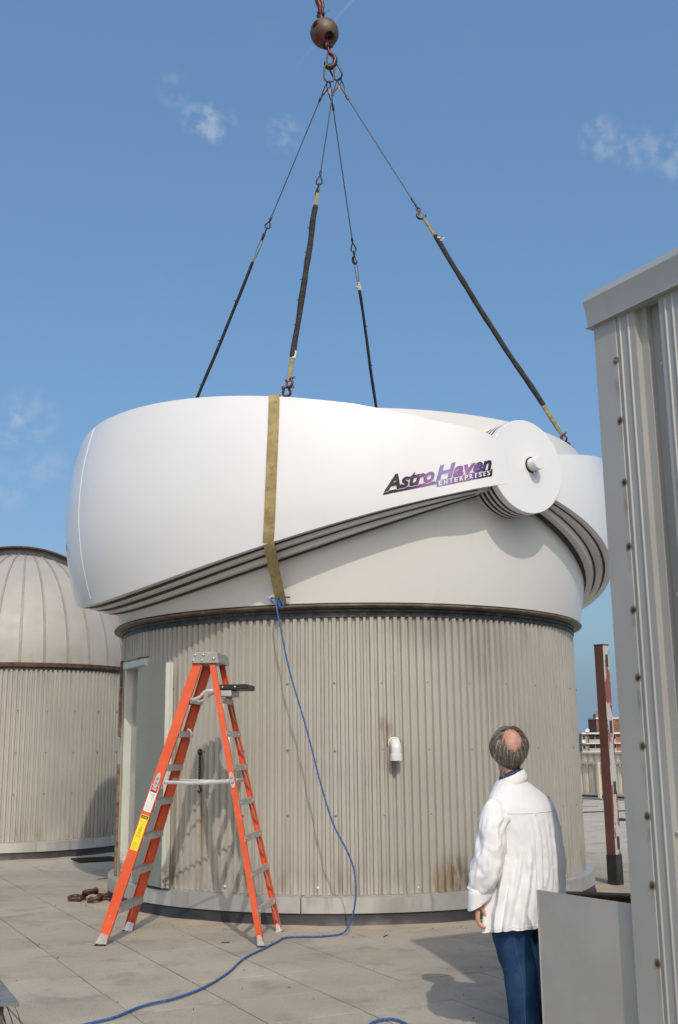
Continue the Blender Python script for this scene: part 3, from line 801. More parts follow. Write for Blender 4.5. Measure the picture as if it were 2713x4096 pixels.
# hub: stack of discs and gaskets at both ends of the axis
for sg in (1, -1):
    for p0, p1, r, m, nm in ((3.165, 3.25, .483, 'gel', 'hub_disc'), (3.135, 3.165, .481, 'rubber', 'hub_gasket'), (3.10, 3.135, .482, 'gelb', 'hub_disc'), (3.068, 3.10, .481, 'rubber', 'hub_gasket'),
                             (3.033, 3.068, .482, 'gelb', 'hub_disc'), (3.002, 3.033, .481, 'rubber', 'hub_gasket'), (2.968, 3.002, .482, 'gelb', 'hub_disc'), (2.94, 2.968, .481, 'rubber', 'hub_gasket'), (2.86, 2.94, .482, 'gelb', 'hub_disc')):
        b = MB(); h = p1-p0-.0005; bv = .005 if m != 'rubber' else .001
        b.lathe([(0, 0), (r-bv, 0), (r, bv), (r, h-bv), (r-bv, h), (0, h)], dpt(sg*p0, 0, HUBZ), 96, axis=hp*sg); part(nm, b, M[m], dome, 30)
c = dpt(3.2505, -.055, -.075)
cap = part('axle_cap', MB().lathe([(.070, 0), (.070, .115), (.064, .122), (0, .122)], c, 40, axis=hp), M['gel'], dome, 30)
part('axle_seal', MB().lathe([(.070, .0005), (.082, .0005), (.082, .012), (.070, .012)], c, 40, axis=hp), M['rubber'], cap, 30)
b = MB(); cc = c+Vector((0, 0, -.07))+hp*.04; b.cyl(cc, (0, 0, -1), .007, .035, 8); b.ball(cc+Vector((0, 0, -.035)), .009, 8); part('grease_nipple', b, M['alu'], cap, 60)

# printed lettering on the left outer shell: font outlines laid on the curved surface
def surf(u, z, off=.004):
    s2 = 1-((z+.25)/LB)**2; p = pblend(3.24*sqrt(max(0, s2-(u/3.42)**2)), u, 3.2515)
    n = (hp*p/3.24**2+hu*u/3.42**2+Vector((0, 0, (z+.25)/LB**2))).normalized()
    return dpt(p, u, z)+n*off
def text_mb(txt, embold=0., shear=0., cuts=2):
    cu = bpy.data.curves.new('txt', 'FONT'); cu.body = txt; cu.size = 1; cu.offset = embold; cu.shear = shear; cu.resolution_u = 3; cu.space_character = 1.0
    o = bpy.data.objects.new('txt', cu); COL.objects.link(o); bpy.context.view_layer.update()
    me = bpy.data.meshes.new_from_object(o.evaluated_get(bpy.context.evaluated_depsgraph_get()))
    vs = [v.co.copy() for v in me.vertices]; fs = [list(p.vertices) for p in me.polygons]
    bpy.data.objects.remove(o); bpy.data.curves.remove(cu); bpy.data.meshes.remove(me)
    return vs, fs
def logo_xy(x, y, off):    # x along the baseline 0..1 (A to n), y up in metres
    return surf(1.527-1.035*x, -.4665+.270*x+y, off)
def place_text(b, txt, x0, x1, y0, h, embold, shear, off, ref='H'):
    vs, fs = text_mb(txt, embold, shear)
    r, _ = text_mb(ref, 0, 0); hh = max(v.y for v in r)-min(v.y for v in r)
    base, _ = text_mb(txt, 0, shear); xa, xb = min(v.x for v in base), max(v.x for v in base)
    b.add([logo_xy(x0+(v.x-xa)/(xb-xa)*(x1-x0), y0+v.y/hh*h, off) for v in vs], fs)
def logomat():
    b = NB('nebula print')
    sub = b.n('ShaderNodeVectorMath', operation='SUBTRACT'); b.t.links.new(b.pos(), sub.inputs[0]); sub.inputs[1].default_value = tuple(dpt(0, 1.527, 0))
    dt = b.n('ShaderNodeVectorMath', operation='DOT_PRODUCT'); b.t.links.new(sub.outputs[0], dt.inputs[0]); dt.inputs[1].default_value = tuple(-hu/1.035)
    x = b.math('ADD', dt.outputs['Value'], b.math('MULTIPLY', b.math('SUBTRACT', b.noise(6, 3), .5), .22))
    cr = b.n('ShaderNodeValToRGB'); b.t.links.new(x, cr.inputs[0]); e = cr.color_ramp.elements
    pts = [(0, (.006, .005, .01)), (.16, (.012, .008, .02)), (.25, (.10, .03, .13)), (.36, (.30, .13, .33)), (.43, (.22, .14, .36)), (.52, (.24, .24, .50)), (.57, (.30, .22, .45)), (.66, (.22, .09, .28)), (.74, (.34, .14, .36)), (.84, (.10, .05, .20)), (.92, (.010, .008, .02)), (1, (.006, .006, .01))]
    e[0].position, e[0].color = pts[0][0], (*pts[0][1], 1); e[1].position, e[1].color = pts[-1][0], (*pts[-1][1], 1)
    for p, c in pts[1:-1]:
        q = e.new(p); q.color = (*c, 1)
    st = b.rng(b.noise(120, 1), .70, .74)
    return b.out(b.mix(b.math('MULTIPLY', st, .5), cr.outputs[0], (.7, .7, .8)), .35)
M['logo'] = logomat(); M['logow'] = simple('white print', (.80, .80, .79), .3, var=.01)
def strip(poly_top, poly_bot, off, n=14):
    b = MB(); R = []
    for i in range(n+1):
        t = i/n; a = lerp((*poly_bot[0], 0), (*poly_bot[1], 0), t); c = lerp((*poly_top[0], 0), (*poly_top[1], 0), t)
        R.append([logo_xy(a.x, a.y, off), logo_xy(c.x, c.y, off)])
    return b.rings(R, False)
HL = .134
bar = strip([(-.002, -.004), (.466, -.004)], [(-.018, -.034), (.464, -.037)], .0030)
bar.v += []; b2 = strip([(.464, -.004), (1.018, .006)], [(.462, -.067), (1.008, -.066)], .0030); bar.add(b2.v, b2.f)
part('logo_bar', bar, M['logo'], shells[0], 0, recalc=False)
b = MB(); place_text(b, 'Astro', .004, .436, 0, HL, .064, .28, .0042); place_text(b, 'Haven', .466, 1.0, 0, HL, .064, .28, .0042)
part('letter_outline', b, M['logow'], shells[0], 0, recalc=False)
b = MB(); place_text(b, 'Astro', .004, .436, 0, HL, .044, .28, .0054); place_text(b, 'Haven', .466, 1.0, 0, HL, .044, .28, .0054)
part('lettering', b, M['logo'], shells[0], 0, recalc=False)
b = MB()
for i, chx in enumerate('ENTERPRISES'):
    x = .484+.0468*i; w = .0285 if chx != 'I' else .009
    place_text(b, chx, x+(.009 if chx == 'I' else 0), x+w+(.009 if chx == 'I' else 0), -.054+.0004*i, .042, .02, 0., .0046)
part('small_lettering', b, M['logow'], shells[0], 0, recalc=False, kind='stuff')

# ------------------------------------------------------------------ crane ball, hook, links, slings
BC = Vector((-.123, 13.3, 11.28)); BR = .198
axu = Vector((-.17, .0, 1)).normalized()
hookT = thing('crane_hook', 'rusty red and brown overhaul ball with a hook, hanging at the top of the picture', 'crane hook', tuple(BC))
b = MB(); R = []
Qb = axu.to_track_quat('Z', 'Y').to_matrix()
for i in range(41):
    t = pi*i/40; R.append([BC+Qb @ Vector((BR*max(sin(t), .001)*cos(2*pi*j/56), BR*max(sin(t), .001)*sin(2*pi*j/56), -BR*cos(t)*1.05)) for j in range(56)])
b.rings(R)
# press the two recesses and the lower slot into the ball
for i, v in enumerate(b.v):
    d = (Vector(v)-BC)
    for cdir, w, dep in (((-.70, -.66, .20), .30, .10), ((.36, -.60, -.72), .33, .11)):
        cd = Vector(cdir).normalized(); ang = d.normalized().angle(cd)
        if ang < w:
            k = min(1, (w-ang)/w*4); d = d-cd*dep*k
    b.v[i] = tuple(BC+d)
part('ball', b, M['ball'], hookT, 45)
rc = BC+Vector((-.70, -.66, .20)).normalized()*.125
part('pin_nut', MB().ball(rc, .018, 10).torus(rc+Vector((-.70, -.66, .20)).normalized()*.055, .050, .006, (-.70, -.66, .20), 20, 6), M['redsteel'], hookT, 50)
tp = BC+axu*BR*1.03
b = MB(); b.lathe([(0, -.01), (.045, -.01), (.045, .012), (.036, .02), (.034, .07), (0, .075)], tp, 24, axis=axu); part('swivel_neck', b, M['redsteel'], hookT, 45)
sx = Vector((.85, -.52, 0)).normalized()
ct_ = tp+axu*.085
b = MB()
for sg in (-1, 1):
    b.rings([[ct_+sx*sg*.030+axu*q+Vector((-sx.y, sx.x, 0))*w+sx*o for q, w, o in ((-.03, -.028, -.008), (-.03, .028, -.008), (-.03, .028, .008), (-.03, -.028, .008))],
             [ct_+sx*sg*.030+axu*q+Vector((-sx.y, sx.x, 0))*w+sx*o for q, w, o in ((.045, -.032, -.008), (.045, .032, -.008), (.045, .032, .008), (.045, -.032, .008))]])
b.lathe([(0, -.058), (.024, -.058), (.024, .058), (0, .058)], ct_, 16, axis=sx); part('clevis', b, M['links'], hookT, 40)
sk = [ct_+axu*.0, ct_+axu*.06, ct_+axu*.13+Vector((.012, 0, 0)), ct_+axu*.2+Vector((.0, 0, 0)), ct_+axu*.32+Vector((-.012, 0, 0))]
part('wedge_socket', MB().tube(catmull(sk, 4), [.026+.02*min(1, i/8) for i in range(17)], 14, flat=(.85, 1.15)), M['redsteel'], hookT, 50)
wl = sk[-1]+Vector((.05, 0, -.03)); part('dead_end', MB().tube([sk[1]+Vector((.03, 0, 0)), sk[2]+Vector((.045, 0, .0)), sk[3]+Vector((.055, 0, 0)), wl+Vector((.0, 0, .05))], [.016, .02, .026, .03], 10), M['links'], hookT, 50)
b = MB()
for q in ((.065, 0, .075), (.085, 0, .06)): b.tube([ct_+sx*.05, ct_+sx*.05+Vector(q)], .0022, 5)
part('cotter_pin', b, M['links'], hookT)
part('crane_cable', MB().tube([sk[-1]-axu*.02, sk[-1]+Vector((-.03, 0, 6))], .012, 8), M['wire'], hookT)
# lower clevis and hook
lp = BC-axu*(BR*1.02); lo = Vector((-.045, 13.24, lp.z-.04))
lo = lp+Vector((.012, -.03, -.03))
b = MB()
b.tube([BC-axu*.12+Vector((.0, -.03, 0)), lo+Vector((0, 0, -.01))], .036, 14, flat=(1, .7)); part('hook_shank', b, M['redsteel'], hookT, 45)
b = MB(); b.lathe([(0, -.065), (.03, -.065), (.036, -.045), (.022, -.044), (.022, .05), (.036, .05), (.036, .07), (0, .07)], lo, 16, axis=(.85, -.5, -.1)); b.torus(lo, .040, .022, (.85, -.5, -.1), 20, 8); part('hook_pin', b, M['links'], hookT, 40)
hz = lo.z; hx = lo.x; hy = lo.y
hpath = [(hx+.005, hy, hz-.02), (hx+.012, hy, hz-.075), (hx+.03, hy, hz-.115), (hx+.075, hy, hz-.150), (hx+.098, hy, hz-.215), (hx+.080, hy, hz-.285), (hx+.035, hy, hz-.325), (hx-.012, hy, hz-.315), (hx-.032, hy, hz-.275), (hx-.028, hy, hz-.235)]
hpp = catmull(hpath, 5); rr = []
for i in range(len(hpp)):
    t = i/(len(hpp)-1); rr.append(.027+.018*sin(min(1, max(0, (t-.2)/.8))*pi)**.8 if t < .97 else .014)
def hookm():
    m = NB('worn hook, red at the neck'); sp = m.n('ShaderNodeSeparateXYZ'); m.t.links.new(m.pos(), sp.inputs[0])
    f = m.math('ADD', sp.outputs['Z'], m.math('MULTIPLY', m.math('SUBTRACT', m.noise(22, 3), .5), .06))
    return m.out(m.mix(m.rng(f, hz-.19, hz-.16), (.060, .052, .046), (.17, .018, .024)), .42, .5)
part('hook', MB().tube(hpp, rr, 14, flat=(1, .8), ref=(0, -1, 0)), hookm(), hookT, 50)
part('hook_latch', MB().tube([(hx-.002, hy-.01, hz-.12), (hx-.014, hy-.01, hz-.19), (hx-.022, hy-.01, hz-.245)], [.012, .010, .014], 8), M['redsteel'], hookT, 50)
seat = Vector((hx+.022, hy, hz-.285))
def oblong(c, L, Wd, r, ax, side, n=16):
    ax = Vector(ax).normalized(); side = (Vector(side)-ax*Vector(side).dot(ax)).normalized(); P = []
    for i in range(n+1): a = pi*i/n; P.append(Vector(c)+ax*(L/2-Wd/2+Wd/2*sin(a))+side*(Wd/2*cos(a)))
    for i in range(n+1): a = pi+pi*i/n; P.append(Vector(c)+ax*(-(L/2-Wd/2)+Wd/2*sin(a))+side*(Wd/2*cos(a)))
    return MB().tube(P, r, 10, loop=True, ref=ax.cross(side))
lA = Vector((-.064, 13.25, seat.z-.140)); lB = Vector((.028, 13.30, seat.z-.085))
single('lifting_link', oblong(lA, .275, .135, .0125, (.05, 0, 1), (1, .25, 0)), M['links'], 'left oblong steel link on the crane hook, hanging straight down', 'link', group='master links on the crane hook', smooth=60)
single('lifting_link', oblong(lB, .265, .135, .0125, (-.45, .05, 1), (.9, -.6, 0)), M['links'], 'right oblong steel link on the crane hook, slanting to the right', 'link', group='master links on the crane hook', smooth=60)
TOP = {1: Vector((-.118, 13.27, 10.43)), 2: Vector((.006, 13.27, 10.493)), 3: Vector((-.050, 13.32, 10.429)), 4: Vector((.088, 13.32, 10.454))}
BOT = {1: Vector((-2.54, 14.413, 4.85)), 2: Vector((-.530, 10.767, 5.185)), 3: Vector((.80, 15.80, 4.85)), 4: Vector((2.66, 12.02, 4.93))}
FR = {1: (.030, .32, .334, .365, .420), 2: (.050, .352, .385, .415, .462), 3: (.040, .333, .352, .38, .435), 4: (.035, .357, .374, .405, .455)}
WHO = {1: 'leftmost', 2: 'second from left', 3: 'second from right', 4: 'rightmost'}
LK = {1: lA, 2: lB, 3: lA, 4: lB}
def loopeye(b, a, c, w, r, sd, n=18):
    """teardrop rope eye from a (throat) to c (crown)"""
    a, c = Vector(a), Vector(c); ax = (c-a); L = ax.length; ax.normalize(); sd = (Vector(sd)-ax*Vector(sd).dot(ax)).normalized(); P = []
    for i in range(n):
        t = 2*pi*i/n; P.append(a+ax*(L*.5*(1-cos(t)))+sd*(w*sin(t)*(1-cos(t))*.5*.78))
    return b.tube(P, r, 6, loop=True, ref=ax.cross(sd))
slingparts = {}
for k in (1, 2, 3, 4):
    T, Bt = TOP[k], BOT[k]; D = (Bt-T); L = D.length; d = D.normalized(); f = FR[k]
    side = d.cross(Vector((0, -1, 0))).normalized(); toc = Vector((0, -1, .2)); s2 = (Vector((.9, .4, 0)) if k in (2, 3) else Vector((.6, -.8, 0)))
    wr = thing('wire_rope_sling', 'thin steel wire rope on the '+WHO[k]+' leg under the crane hook', 'wire rope', tuple(T), 'wire rope sling legs')
    a = T+D*f[0]; c = T+D*f[1]
    part('rope', MB().tube([a, c], .0078, 8), M['wire'], wr)
    b = MB(); crown = LK[k]+Vector((0, 0, -.125)) if k in (1, 3) else lB+Vector((.055, 0, -.105))
    for q in (-.006, .006): loopeye(b, a-d*.01+toc*q, crown+toc*q+side*(.02 if k in (3, 4) else -.012), .055, .0062, side if k != 2 else s2)
    part('top_eye', b, M['wire'], wr, 60)
    part('ferrule', MB().tube([a-d*.045, a-d*.03, a+d*.03, a+d*.045], [.010, .0165, .0165, .010], 10), M['links'], wr, 40)
    part('ferrule', MB().tube([c-d*.06, c-d*.045, c+d*.005, c+d*.02], [.010, .016, .016, .010], 10), M['links'], wr, 40)
    e1 = T+D*f[2]+d*.03
    b = MB(); loopeye(b, c+d*.01, e1, .075 if k != 4 else .04, .009, side if k != 4 else toc); loopeye(b, c+d*.016, e1+d*.004, .060 if k != 4 else .03, .006, side if k != 4 else toc)
    part('thimble_eye', b, M['wire'], wr, 60)
    # hook joining the rope to the webbing
    hk = thing('sling_hook', 'steel hook joining rope and black sleeve on the '+WHO[k]+' leg', 'hook', tuple(e1), 'sling hooks')
    rc = e1+d*.012; hd = side*(1 if k in (4,) else .25)+toc*(.1 if k == 4 else -.75)
    hd = (hd-d*hd.dot(d)).normalized()
    part('eye', MB().torus(rc, .026, .0095, d.cross(hd), 20, 8), M['links'], hk, 60)
    hp_ = [rc+d*.028, rc+d*.05+hd*.012, rc+d*.066+hd*.045, rc+d*.10+hd*.062, rc+d*.138+hd*.045, rc+d*.152+hd*.005, rc+d*.138-hd*.032, rc+d*.108-hd*.048]
    hpq = catmull(hp_, 4); n_ = len(hpq)
    part('shank', MB().tube(hpq, [.011+.009*sin(pi*min(1, i/(n_-4))) if i < n_-3 else .006 for i in range(n_)], 10), M['links'], hk, 60)
    part('latch', MB().tube([rc+d*.035-hd*.008, rc+d*.075-hd*.02, rc+d*.115-hd*.028], .0055, 6), M['brass'] if k == 4 else M['links'], hk, 60)
    # webbing sling: two olive eyes, black sleeve between them
    ws = thing('webbing_sling', 'black sleeved sling on the '+WHO[k]+' leg', 'sling', tuple(rc+d*.14), 'black sleeved webbing slings')
    w0 = rc+d*.148; w1 = T+D*f[4]
    sl_end = {1: 1.0, 2: .905, 3: 1.0, 4: .90}[k]
    wid = side if k in (2, 4) else toc
    wid = (wid-d*wid.dot(d)).normalized(); nrm = d.cross(wid)
    b = MB()
    for q in (-1, 1):
        gap = .020 if k in (1, 3) else .010
        b.tube([w0+nrm*q*.004, w0+d*.03+nrm*q*gap, lerp(w0, w1, .5)+nrm*q*gap*.9, w1+nrm*q*.003, w1+d*.03], [.016, .020, .021, .024, .026], 10, flat=(1.0 if k in (2, 4) else .55, .28), ref=wid)
    part('webbing_eye', b, M['web'], ws, 50)
    n_ = 44; P = []; RR = []
    e0 = w1+d*.0; eE = T+D*sl_end
    for i in range(n_+1):
        t = i/n_; p = lerp(e0, eE, t); sag = .03*sin(pi*t)
        P.append(p+Vector((0, 0, -sag))+side*(.012*noise.noise(Vector((k*3.1, t*5, 0))))); RR.append((.0315 if k in (2, 4) else .0265)*(1+.16*noise.noise(Vector((k*7.7, t*13, 1.))))*(.86 if i in (0, n_) else 1))
    part('sleeve', MB().tube(P, RR, 12, flat=(1.05, .78), ref=wid), M['sleeve'], ws, 60)
    if k in (1, 2, 3):
        b = MB()
        for t in (.18, .33, .52, .64, .8):
            j = int(t*n_); p = P[j]+side*RR[j]*(1 if k != 3 else -1); b.tube([p-side*.006, p+side*.02+Vector((0, 0, random.uniform(-.012, .012)))], [.009, .003], 5)
        part('frayed_knots', b, M['sleeve'], ws)
    if k in (3, 4):
        p = w1+side*(-.03 if k == 4 else 0)+(d*.09 if k == 4 else d*.0)
        b = MB()
        for q in range(7):
            o_ = Vector((random.uniform(-.02, .02), random.uniform(-.02, .02), random.uniform(-.02, .02))); b.tube([p+o_, p+o_*1.3+side*random.uniform(-.035, .02)-d*random.uniform(-.02, .04), p+o_*2.0+side*random.uniform(-.04, .02)], [.013, .012, .004], 6)
        if k == 3: b.tube([p-d*.03, p+d*.05], [.030, .032], 12)
        part('frayed_tape', b, M['tape'], ws, 60)
    if k == 2: part('frayed_tape', MB().tube([eE-d*.09-side*.012, eE+d*.02-side*.015], [.026, .022], 10, flat=(1, .8)), M['tape'], ws, 60)
    if k in (2, 4):
        e2 = T+D*(.966 if k == 2 else .97)
        b = MB()
        for q in (-1, 1): b.tube([eE-d*.02, lerp(eE, e2, .35)+nrm*q*.008, lerp(eE, e2, .8)+nrm*q*.012, e2], [.027, .026, .022, .017], 10, flat=(1, .34), ref=wid)
        part('webbing_eye', b, M['web'], ws, 50)
    else:
        part('webbing_eye', MB().tube([eE-d*.02, eE+d*.1], [.026, .02], 10, flat=(1, .4), ref=wid), M['web'], ws, 50)
def bow_shackle(name_loc, ax, pin, size, m, label, group):
    """bow hangs along ax (unit, towards the crown), pin direction pin"""
    c = Vector(name_loc); ax = Vector(ax).normalized(); pin = Vector(pin); pin = (pin-ax*pin.dot(ax)).normalized()
    t = thing('bow_shackle', label, 'shackle', tuple(c), group)
    s = size; P = [c-pin*.5*s, c-pin*.52*s+ax*.35*s]
    for i in range(13): a = pi*i/12; P.append(c-pin*.68*s*cos(a)+ax*(.85*s+.62*s*sin(a)))
    P += [c+pin*.52*s+ax*.35*s, c+pin*.5*s]
    part('bow', MB().tube(catmull(P, 3), .235*s, 12), m, t, 60)
    b = MB()
    for q in (-1, 1): b.ball(c+pin*q*.5*s, .36*s, 12)
    part('ears', b, m, t, 60)
    b = MB(); b.tube([c-pin*.8*s, c+pin*1.0*s], .17*s, 10); b.torus(c+pin*1.18*s, .20*s, .075*s, ax.cross(pin), 16, 8); part('pin', b, M['shackle'], t, 60)
    return t
p2 = TOP[2]+(BOT[2]-TOP[2])*.962
bow_shackle(p2, (.15, -.2, -1), (.8, -.55, -.35), .055, M['shackle'], 'orange rusted shackle, upper of the pair at the foot of the near left sling', 'shackles at the sling ends')
bow_shackle(p2+Vector((-.03, .02, -.08)), (.1, .3, -1), (1, -.25, .1), .06, M['shackle'], 'orange rusted shackle, lower of the pair resting behind the dome rim', 'shackles at the sling ends')
p4 = TOP[4]+(BOT[4]-TOP[4])*.972
bow_shackle(p4, (BOT[4]-TOP[4]), (.6, -.8, .1), .050, M['shackle'], 'rusted shackle at the foot of the near right sling above the hub', 'shackles at the sling ends')
bow_shackle(p4+(BOT[4]-TOP[4]).normalized()*.17, (TOP[4]-BOT[4]), (.8, .6, 0), .05, M['shackle'], 'rusted shackle half hidden by the dome rim right of the hub', 'shackles at the sling ends')
def tag_on(p, lab):
    t = thing('sling_tag', lab, 'tag', tuple(p), 'tan tags on the wire ropes')
    part('ring', MB().torus(p, .017, .0035, (.2, -1, 0), 16, 6), M['brass'], t, 60)
    part('plate', MB().bevbox((p[0]-.004, p[1], p[2]-.047), (.030, .004, .06), None, .001), M['brass'], t)
tag_on((-.058, 13.2, 10.36), 'tan metal tag hanging below the left crane link'); tag_on((.075, 13.2, 10.41), 'tan metal tag hanging below the right crane link')

# ------------------------------------------------------------------ cargo strap over the left shells
def strap():
    pts = []; nrm = []
    up_, uq = [], None
    col = [(1072, 2.26), (1068, 2.27)]
    # runs down the shell at u about 2.55 then hangs to the base rim
    for i in range(19):
        t = i/18; u = 2.436+.022*sin(t*3)-.035*t-.085*(1-t)**2; zt_ = ztL(2.44)+.004; zb_ = zbL[0](2.40)
        z = zt_+(zb_-zt_)*t; p = surf(u, z, .007); q = surf(u, z, .107); pts.append(p); nrm.append(q-p)
    end = dpos(-13.6, 2.815, 2.985); end2 = dpos(-13.9, 2.90, 3.30)
    a = pts[-1]; n0 = nrm[-1].normalized()
    for t in (.15, .35, .55, .75, .92, 1.0):
        p = lerp(a+Vector((0, 0, -.0)), end, t); pts.append(p); nrm.append(Vector((-.2, -1, -.2)))
    pre = [pts[0]+Vector((.02, .22, -.03)), pts[0]+Vector((.01, .09, .012)), pts[0]+Vector((0, .03, .014))]
    pts = pre+pts; nrm = [Vector((0, 0, 1))]*2+[Vector((-.1, -.5, 1))]+nrm
    return pts, nrm
sp, sn = strap()
st = single('cargo_strap', MB().ribbon(sp, .107, .008, sn), M['strapm'], 'wide tan webbing strap running down over the folded left shells', 'strap', tuple(sp[3]), smooth=50)

# ------------------------------------------------------------------ blue rope
kn = Vector(dpos(-14.3, 2.84, 3.045))
hang = [kn+Vector((.0, -.02, -.01)), Vector((-.618, 10.46, 2.956)), Vector((-.581, 10.44, 2.76)), Vector((-.483, 10.39, 2.303)), Vector((-.336, 10.31, 1.811)), Vector((-.181, 10.22, 1.227)), Vector((-.081, 10.14, .924)),
        Vector((.030, 10.10, .714)), Vector((.094, 10.08, .551)), Vector((.110, 10.06, .365)), Vector((.085, 10.05, .19)), Vector((.035, 10.05, .065)), Vector((-.03, 10.035, .014))]
grd = [(-.202, 9.93), (-.489, 9.899), (-.561, 9.695), (-.658, 9.365), (-.778, 8.956), (-.852, 8.38), (-.975, 7.888), (-1.125, 7.588), (-1.28, 7.407), (-1.402, 7.112), (-1.512, 6.976), (-1.70, 6.75), (-1.9, 6.4)]
path = catmull(hang+[Vector((x, y, .0135)) for x, y in grd], 8)
rp = thing('blue_rope', 'long blue rope tied to the tan strap and trailing over the pavers past the ladder', 'rope', tuple(kn))
part('rope_line', MB().tube(path, .0078, 8), M['rope'], rp, 60)
b = MB(); t13 = tang(-13.9); r13 = radial(-13.9)
b.tube([kn+t13*x+r13*y+Vector((0, 0, z)) for x, y, z in ((-.01, .012, .01), (.03, .016, .006), (.075, .014, .0), (.118, .004, -.004), (.122, -.012, -.002))], .009, 8)
b.ball(kn, .022, 10); b.ball(kn+Vector((.015, -.012, -.008)), .017, 10)
b.tube(catmull([kn, kn+Vector((.035, -.02, -.03)), kn+Vector((.06, -.02, -.085)), kn+Vector((.045, -.02, -.105)), kn+Vector((.02, -.02, -.08)), kn+Vector((.008, -.02, -.03))], 5), .009, 8)
b.tube(catmull([kn, kn+Vector((-.03, -.012, -.012)), kn+Vector((-.052, -.014, -.005)), kn+Vector((-.062, -.014, -.03)), kn+Vector((-.045, -.012, -.048)), kn+Vector((-.04, -.01, -.06))], 5), .0085, 8)
part('knot', b, M['rope'], rp, 60)
single('rope_bight', MB().tube(catmull([Vector((x, y, .013)) for x, y in ((.10, 6.5), (.13, 6.8), (.177, 6.93), (.239, 6.985), (.293, 6.98), (.345, 6.90), (.40, 6.7), (.43, 6.4))], 8), .0078, 8), M['rope'], 'short bend of blue rope at the bottom edge in front of the man', 'rope', smooth=60)

# ------------------------------------------------------------------ orange step ladder
LD = thing('step_ladder', 'orange fibreglass step ladder standing open in front of the drum', 'ladder', (-1.313, 9.98, 0))
FN, FF = Vector((-2.045, 9.685, 0)), Vector((-1.955, 10.43, 0))      # feet of the step side, near and far
QN, QF = Vector((-.685, 9.52, 0)), Vector((-.575, 10.29, 0))         # feet of the back side
TN, TF = Vector((-1.268, 9.785, 2.40)), Vector((-1.222, 10.17, 2.40))
UN, UF = Vector((-1.160, 9.772, 2.40)), Vector((-1.110, 10.155, 2.40))
def rail(foot, top, w, out_dir, fl=.028, th=.006, nm='rail', flsgn=1):
    """channel rail: web w wide facing out_dir, flanges turned inwards"""
    d = (top-foot).normalized(); o = Vector(out_dir); o = (o-d*o.dot(d)).normalized(); s = d.cross(o)
    sec = [(-w/2, 0), (w/2, 0), (w/2, -fl), (w/2-th, -fl), (w/2-th, -th), (-w/2+th, -th), (-w/2+th, -fl), (-w/2, -fl)]
    z0 = foot+d*.02; R = [[p+s*a+o*q for a, q in sec] for p in (z0, top)]
    return part(nm, MB().rings(R), M['orange'], LD, 20), d, o, s
eo = (FN-FF).normalized()      # towards the camera
rls = {}
for key, f, t, w, o in (('FN', FN, TN, .086, eo), ('FF', FF, TF, .086, -eo), ('QN', QN, UN, .052, eo), ('QF', QF, UF, .052, -eo)):
    rls[key] = (f, t)+rail(f, t, w, o)[1:]+(w,)
    f_, t_, d, o_, s, w_ = rls[key]
    b = MB(); c = f_+d*.03
    b.rings([[f_+s*(a*(w/2+.006))+o_*q+Vector((0, 0, .006)) for a, q in ((-1, .008), (1, .008), (1, -.034), (-1, -.034))],
             [f_+d*.095+s*(a*(w/2-.012))+o_*q for a, q in ((-1, .005), (1, .005), (1, .0005), (-1, .0005))]])
    part('foot', b, M['alu'], LD, 30)
    b = MB(); b.bevbox((f_.x, f_.y, .006), (w+.016, .05, .012), frame3((s.x, s.y, 0), (-s.y, s.x, 0), (0, 0, 1)), .003); part('foot_pad', b, M['feet'], LD, 30)
    b = MB()
    for q in (-1, 1): b.ball(f_+d*.062+s*q*w*.22+o_*.005, .0065, 8)
    part('foot_rivets', b, M['rivet'], LD, 60)
def at_z(key, z): f, t = rls[key][0], rls[key][1]; return f+(t-f)*(z/t.z)
e1 = ((QN+QF)-(FN+FF)).normalized()
for i in range(7):
    z = .30+.292*i
    a, c = at_z('FN', z), at_z('FF', z); dr = (c-a).normalized(); a = a+dr*.008; c = c-dr*.008
    f = Vector((dr.y, -dr.x, 0)).normalized()
    f = e1 if f.dot(e1) > 0 else f
    dep = .092; hgt = .052
    sec = [(-dep/2, 0), (dep/2, 0), (dep/2, -hgt), (dep/2-.004, -hgt), (dep/2-.004, -.004), (-dep/2+.004, -.004), (-dep/2+.004, -hgt), (-dep/2, -hgt)]
    b = MB(); b.rings([[p+f*q+Vector((0, 0, z_)) for q, z_ in sec] for p in (a, c)])
    for q in range(-3, 4): b.box(((a.x+c.x)/2+f.x*q*.012, (a.y+c.y)/2+f.y*q*.012, z+.0006), ((c-a).length, .004, .0025), frame3(dr, f, (0, 0, 1)))
    part('step', b, M['alu'], LD, 25)
    if i in (0,):
        for key, q in (('FN', a), ('FF', c)):
            mid = lerp(a, c, .22 if key == 'FN' else .78); lowp = at_z(key, .08)
            part('knee_brace', MB().tube([mid+Vector((0, 0, -.04)), lowp+dr*(.012 if key == 'FN' else -.012)], .006, 6, flat=(1.5, .6)), M['alu'], LD)
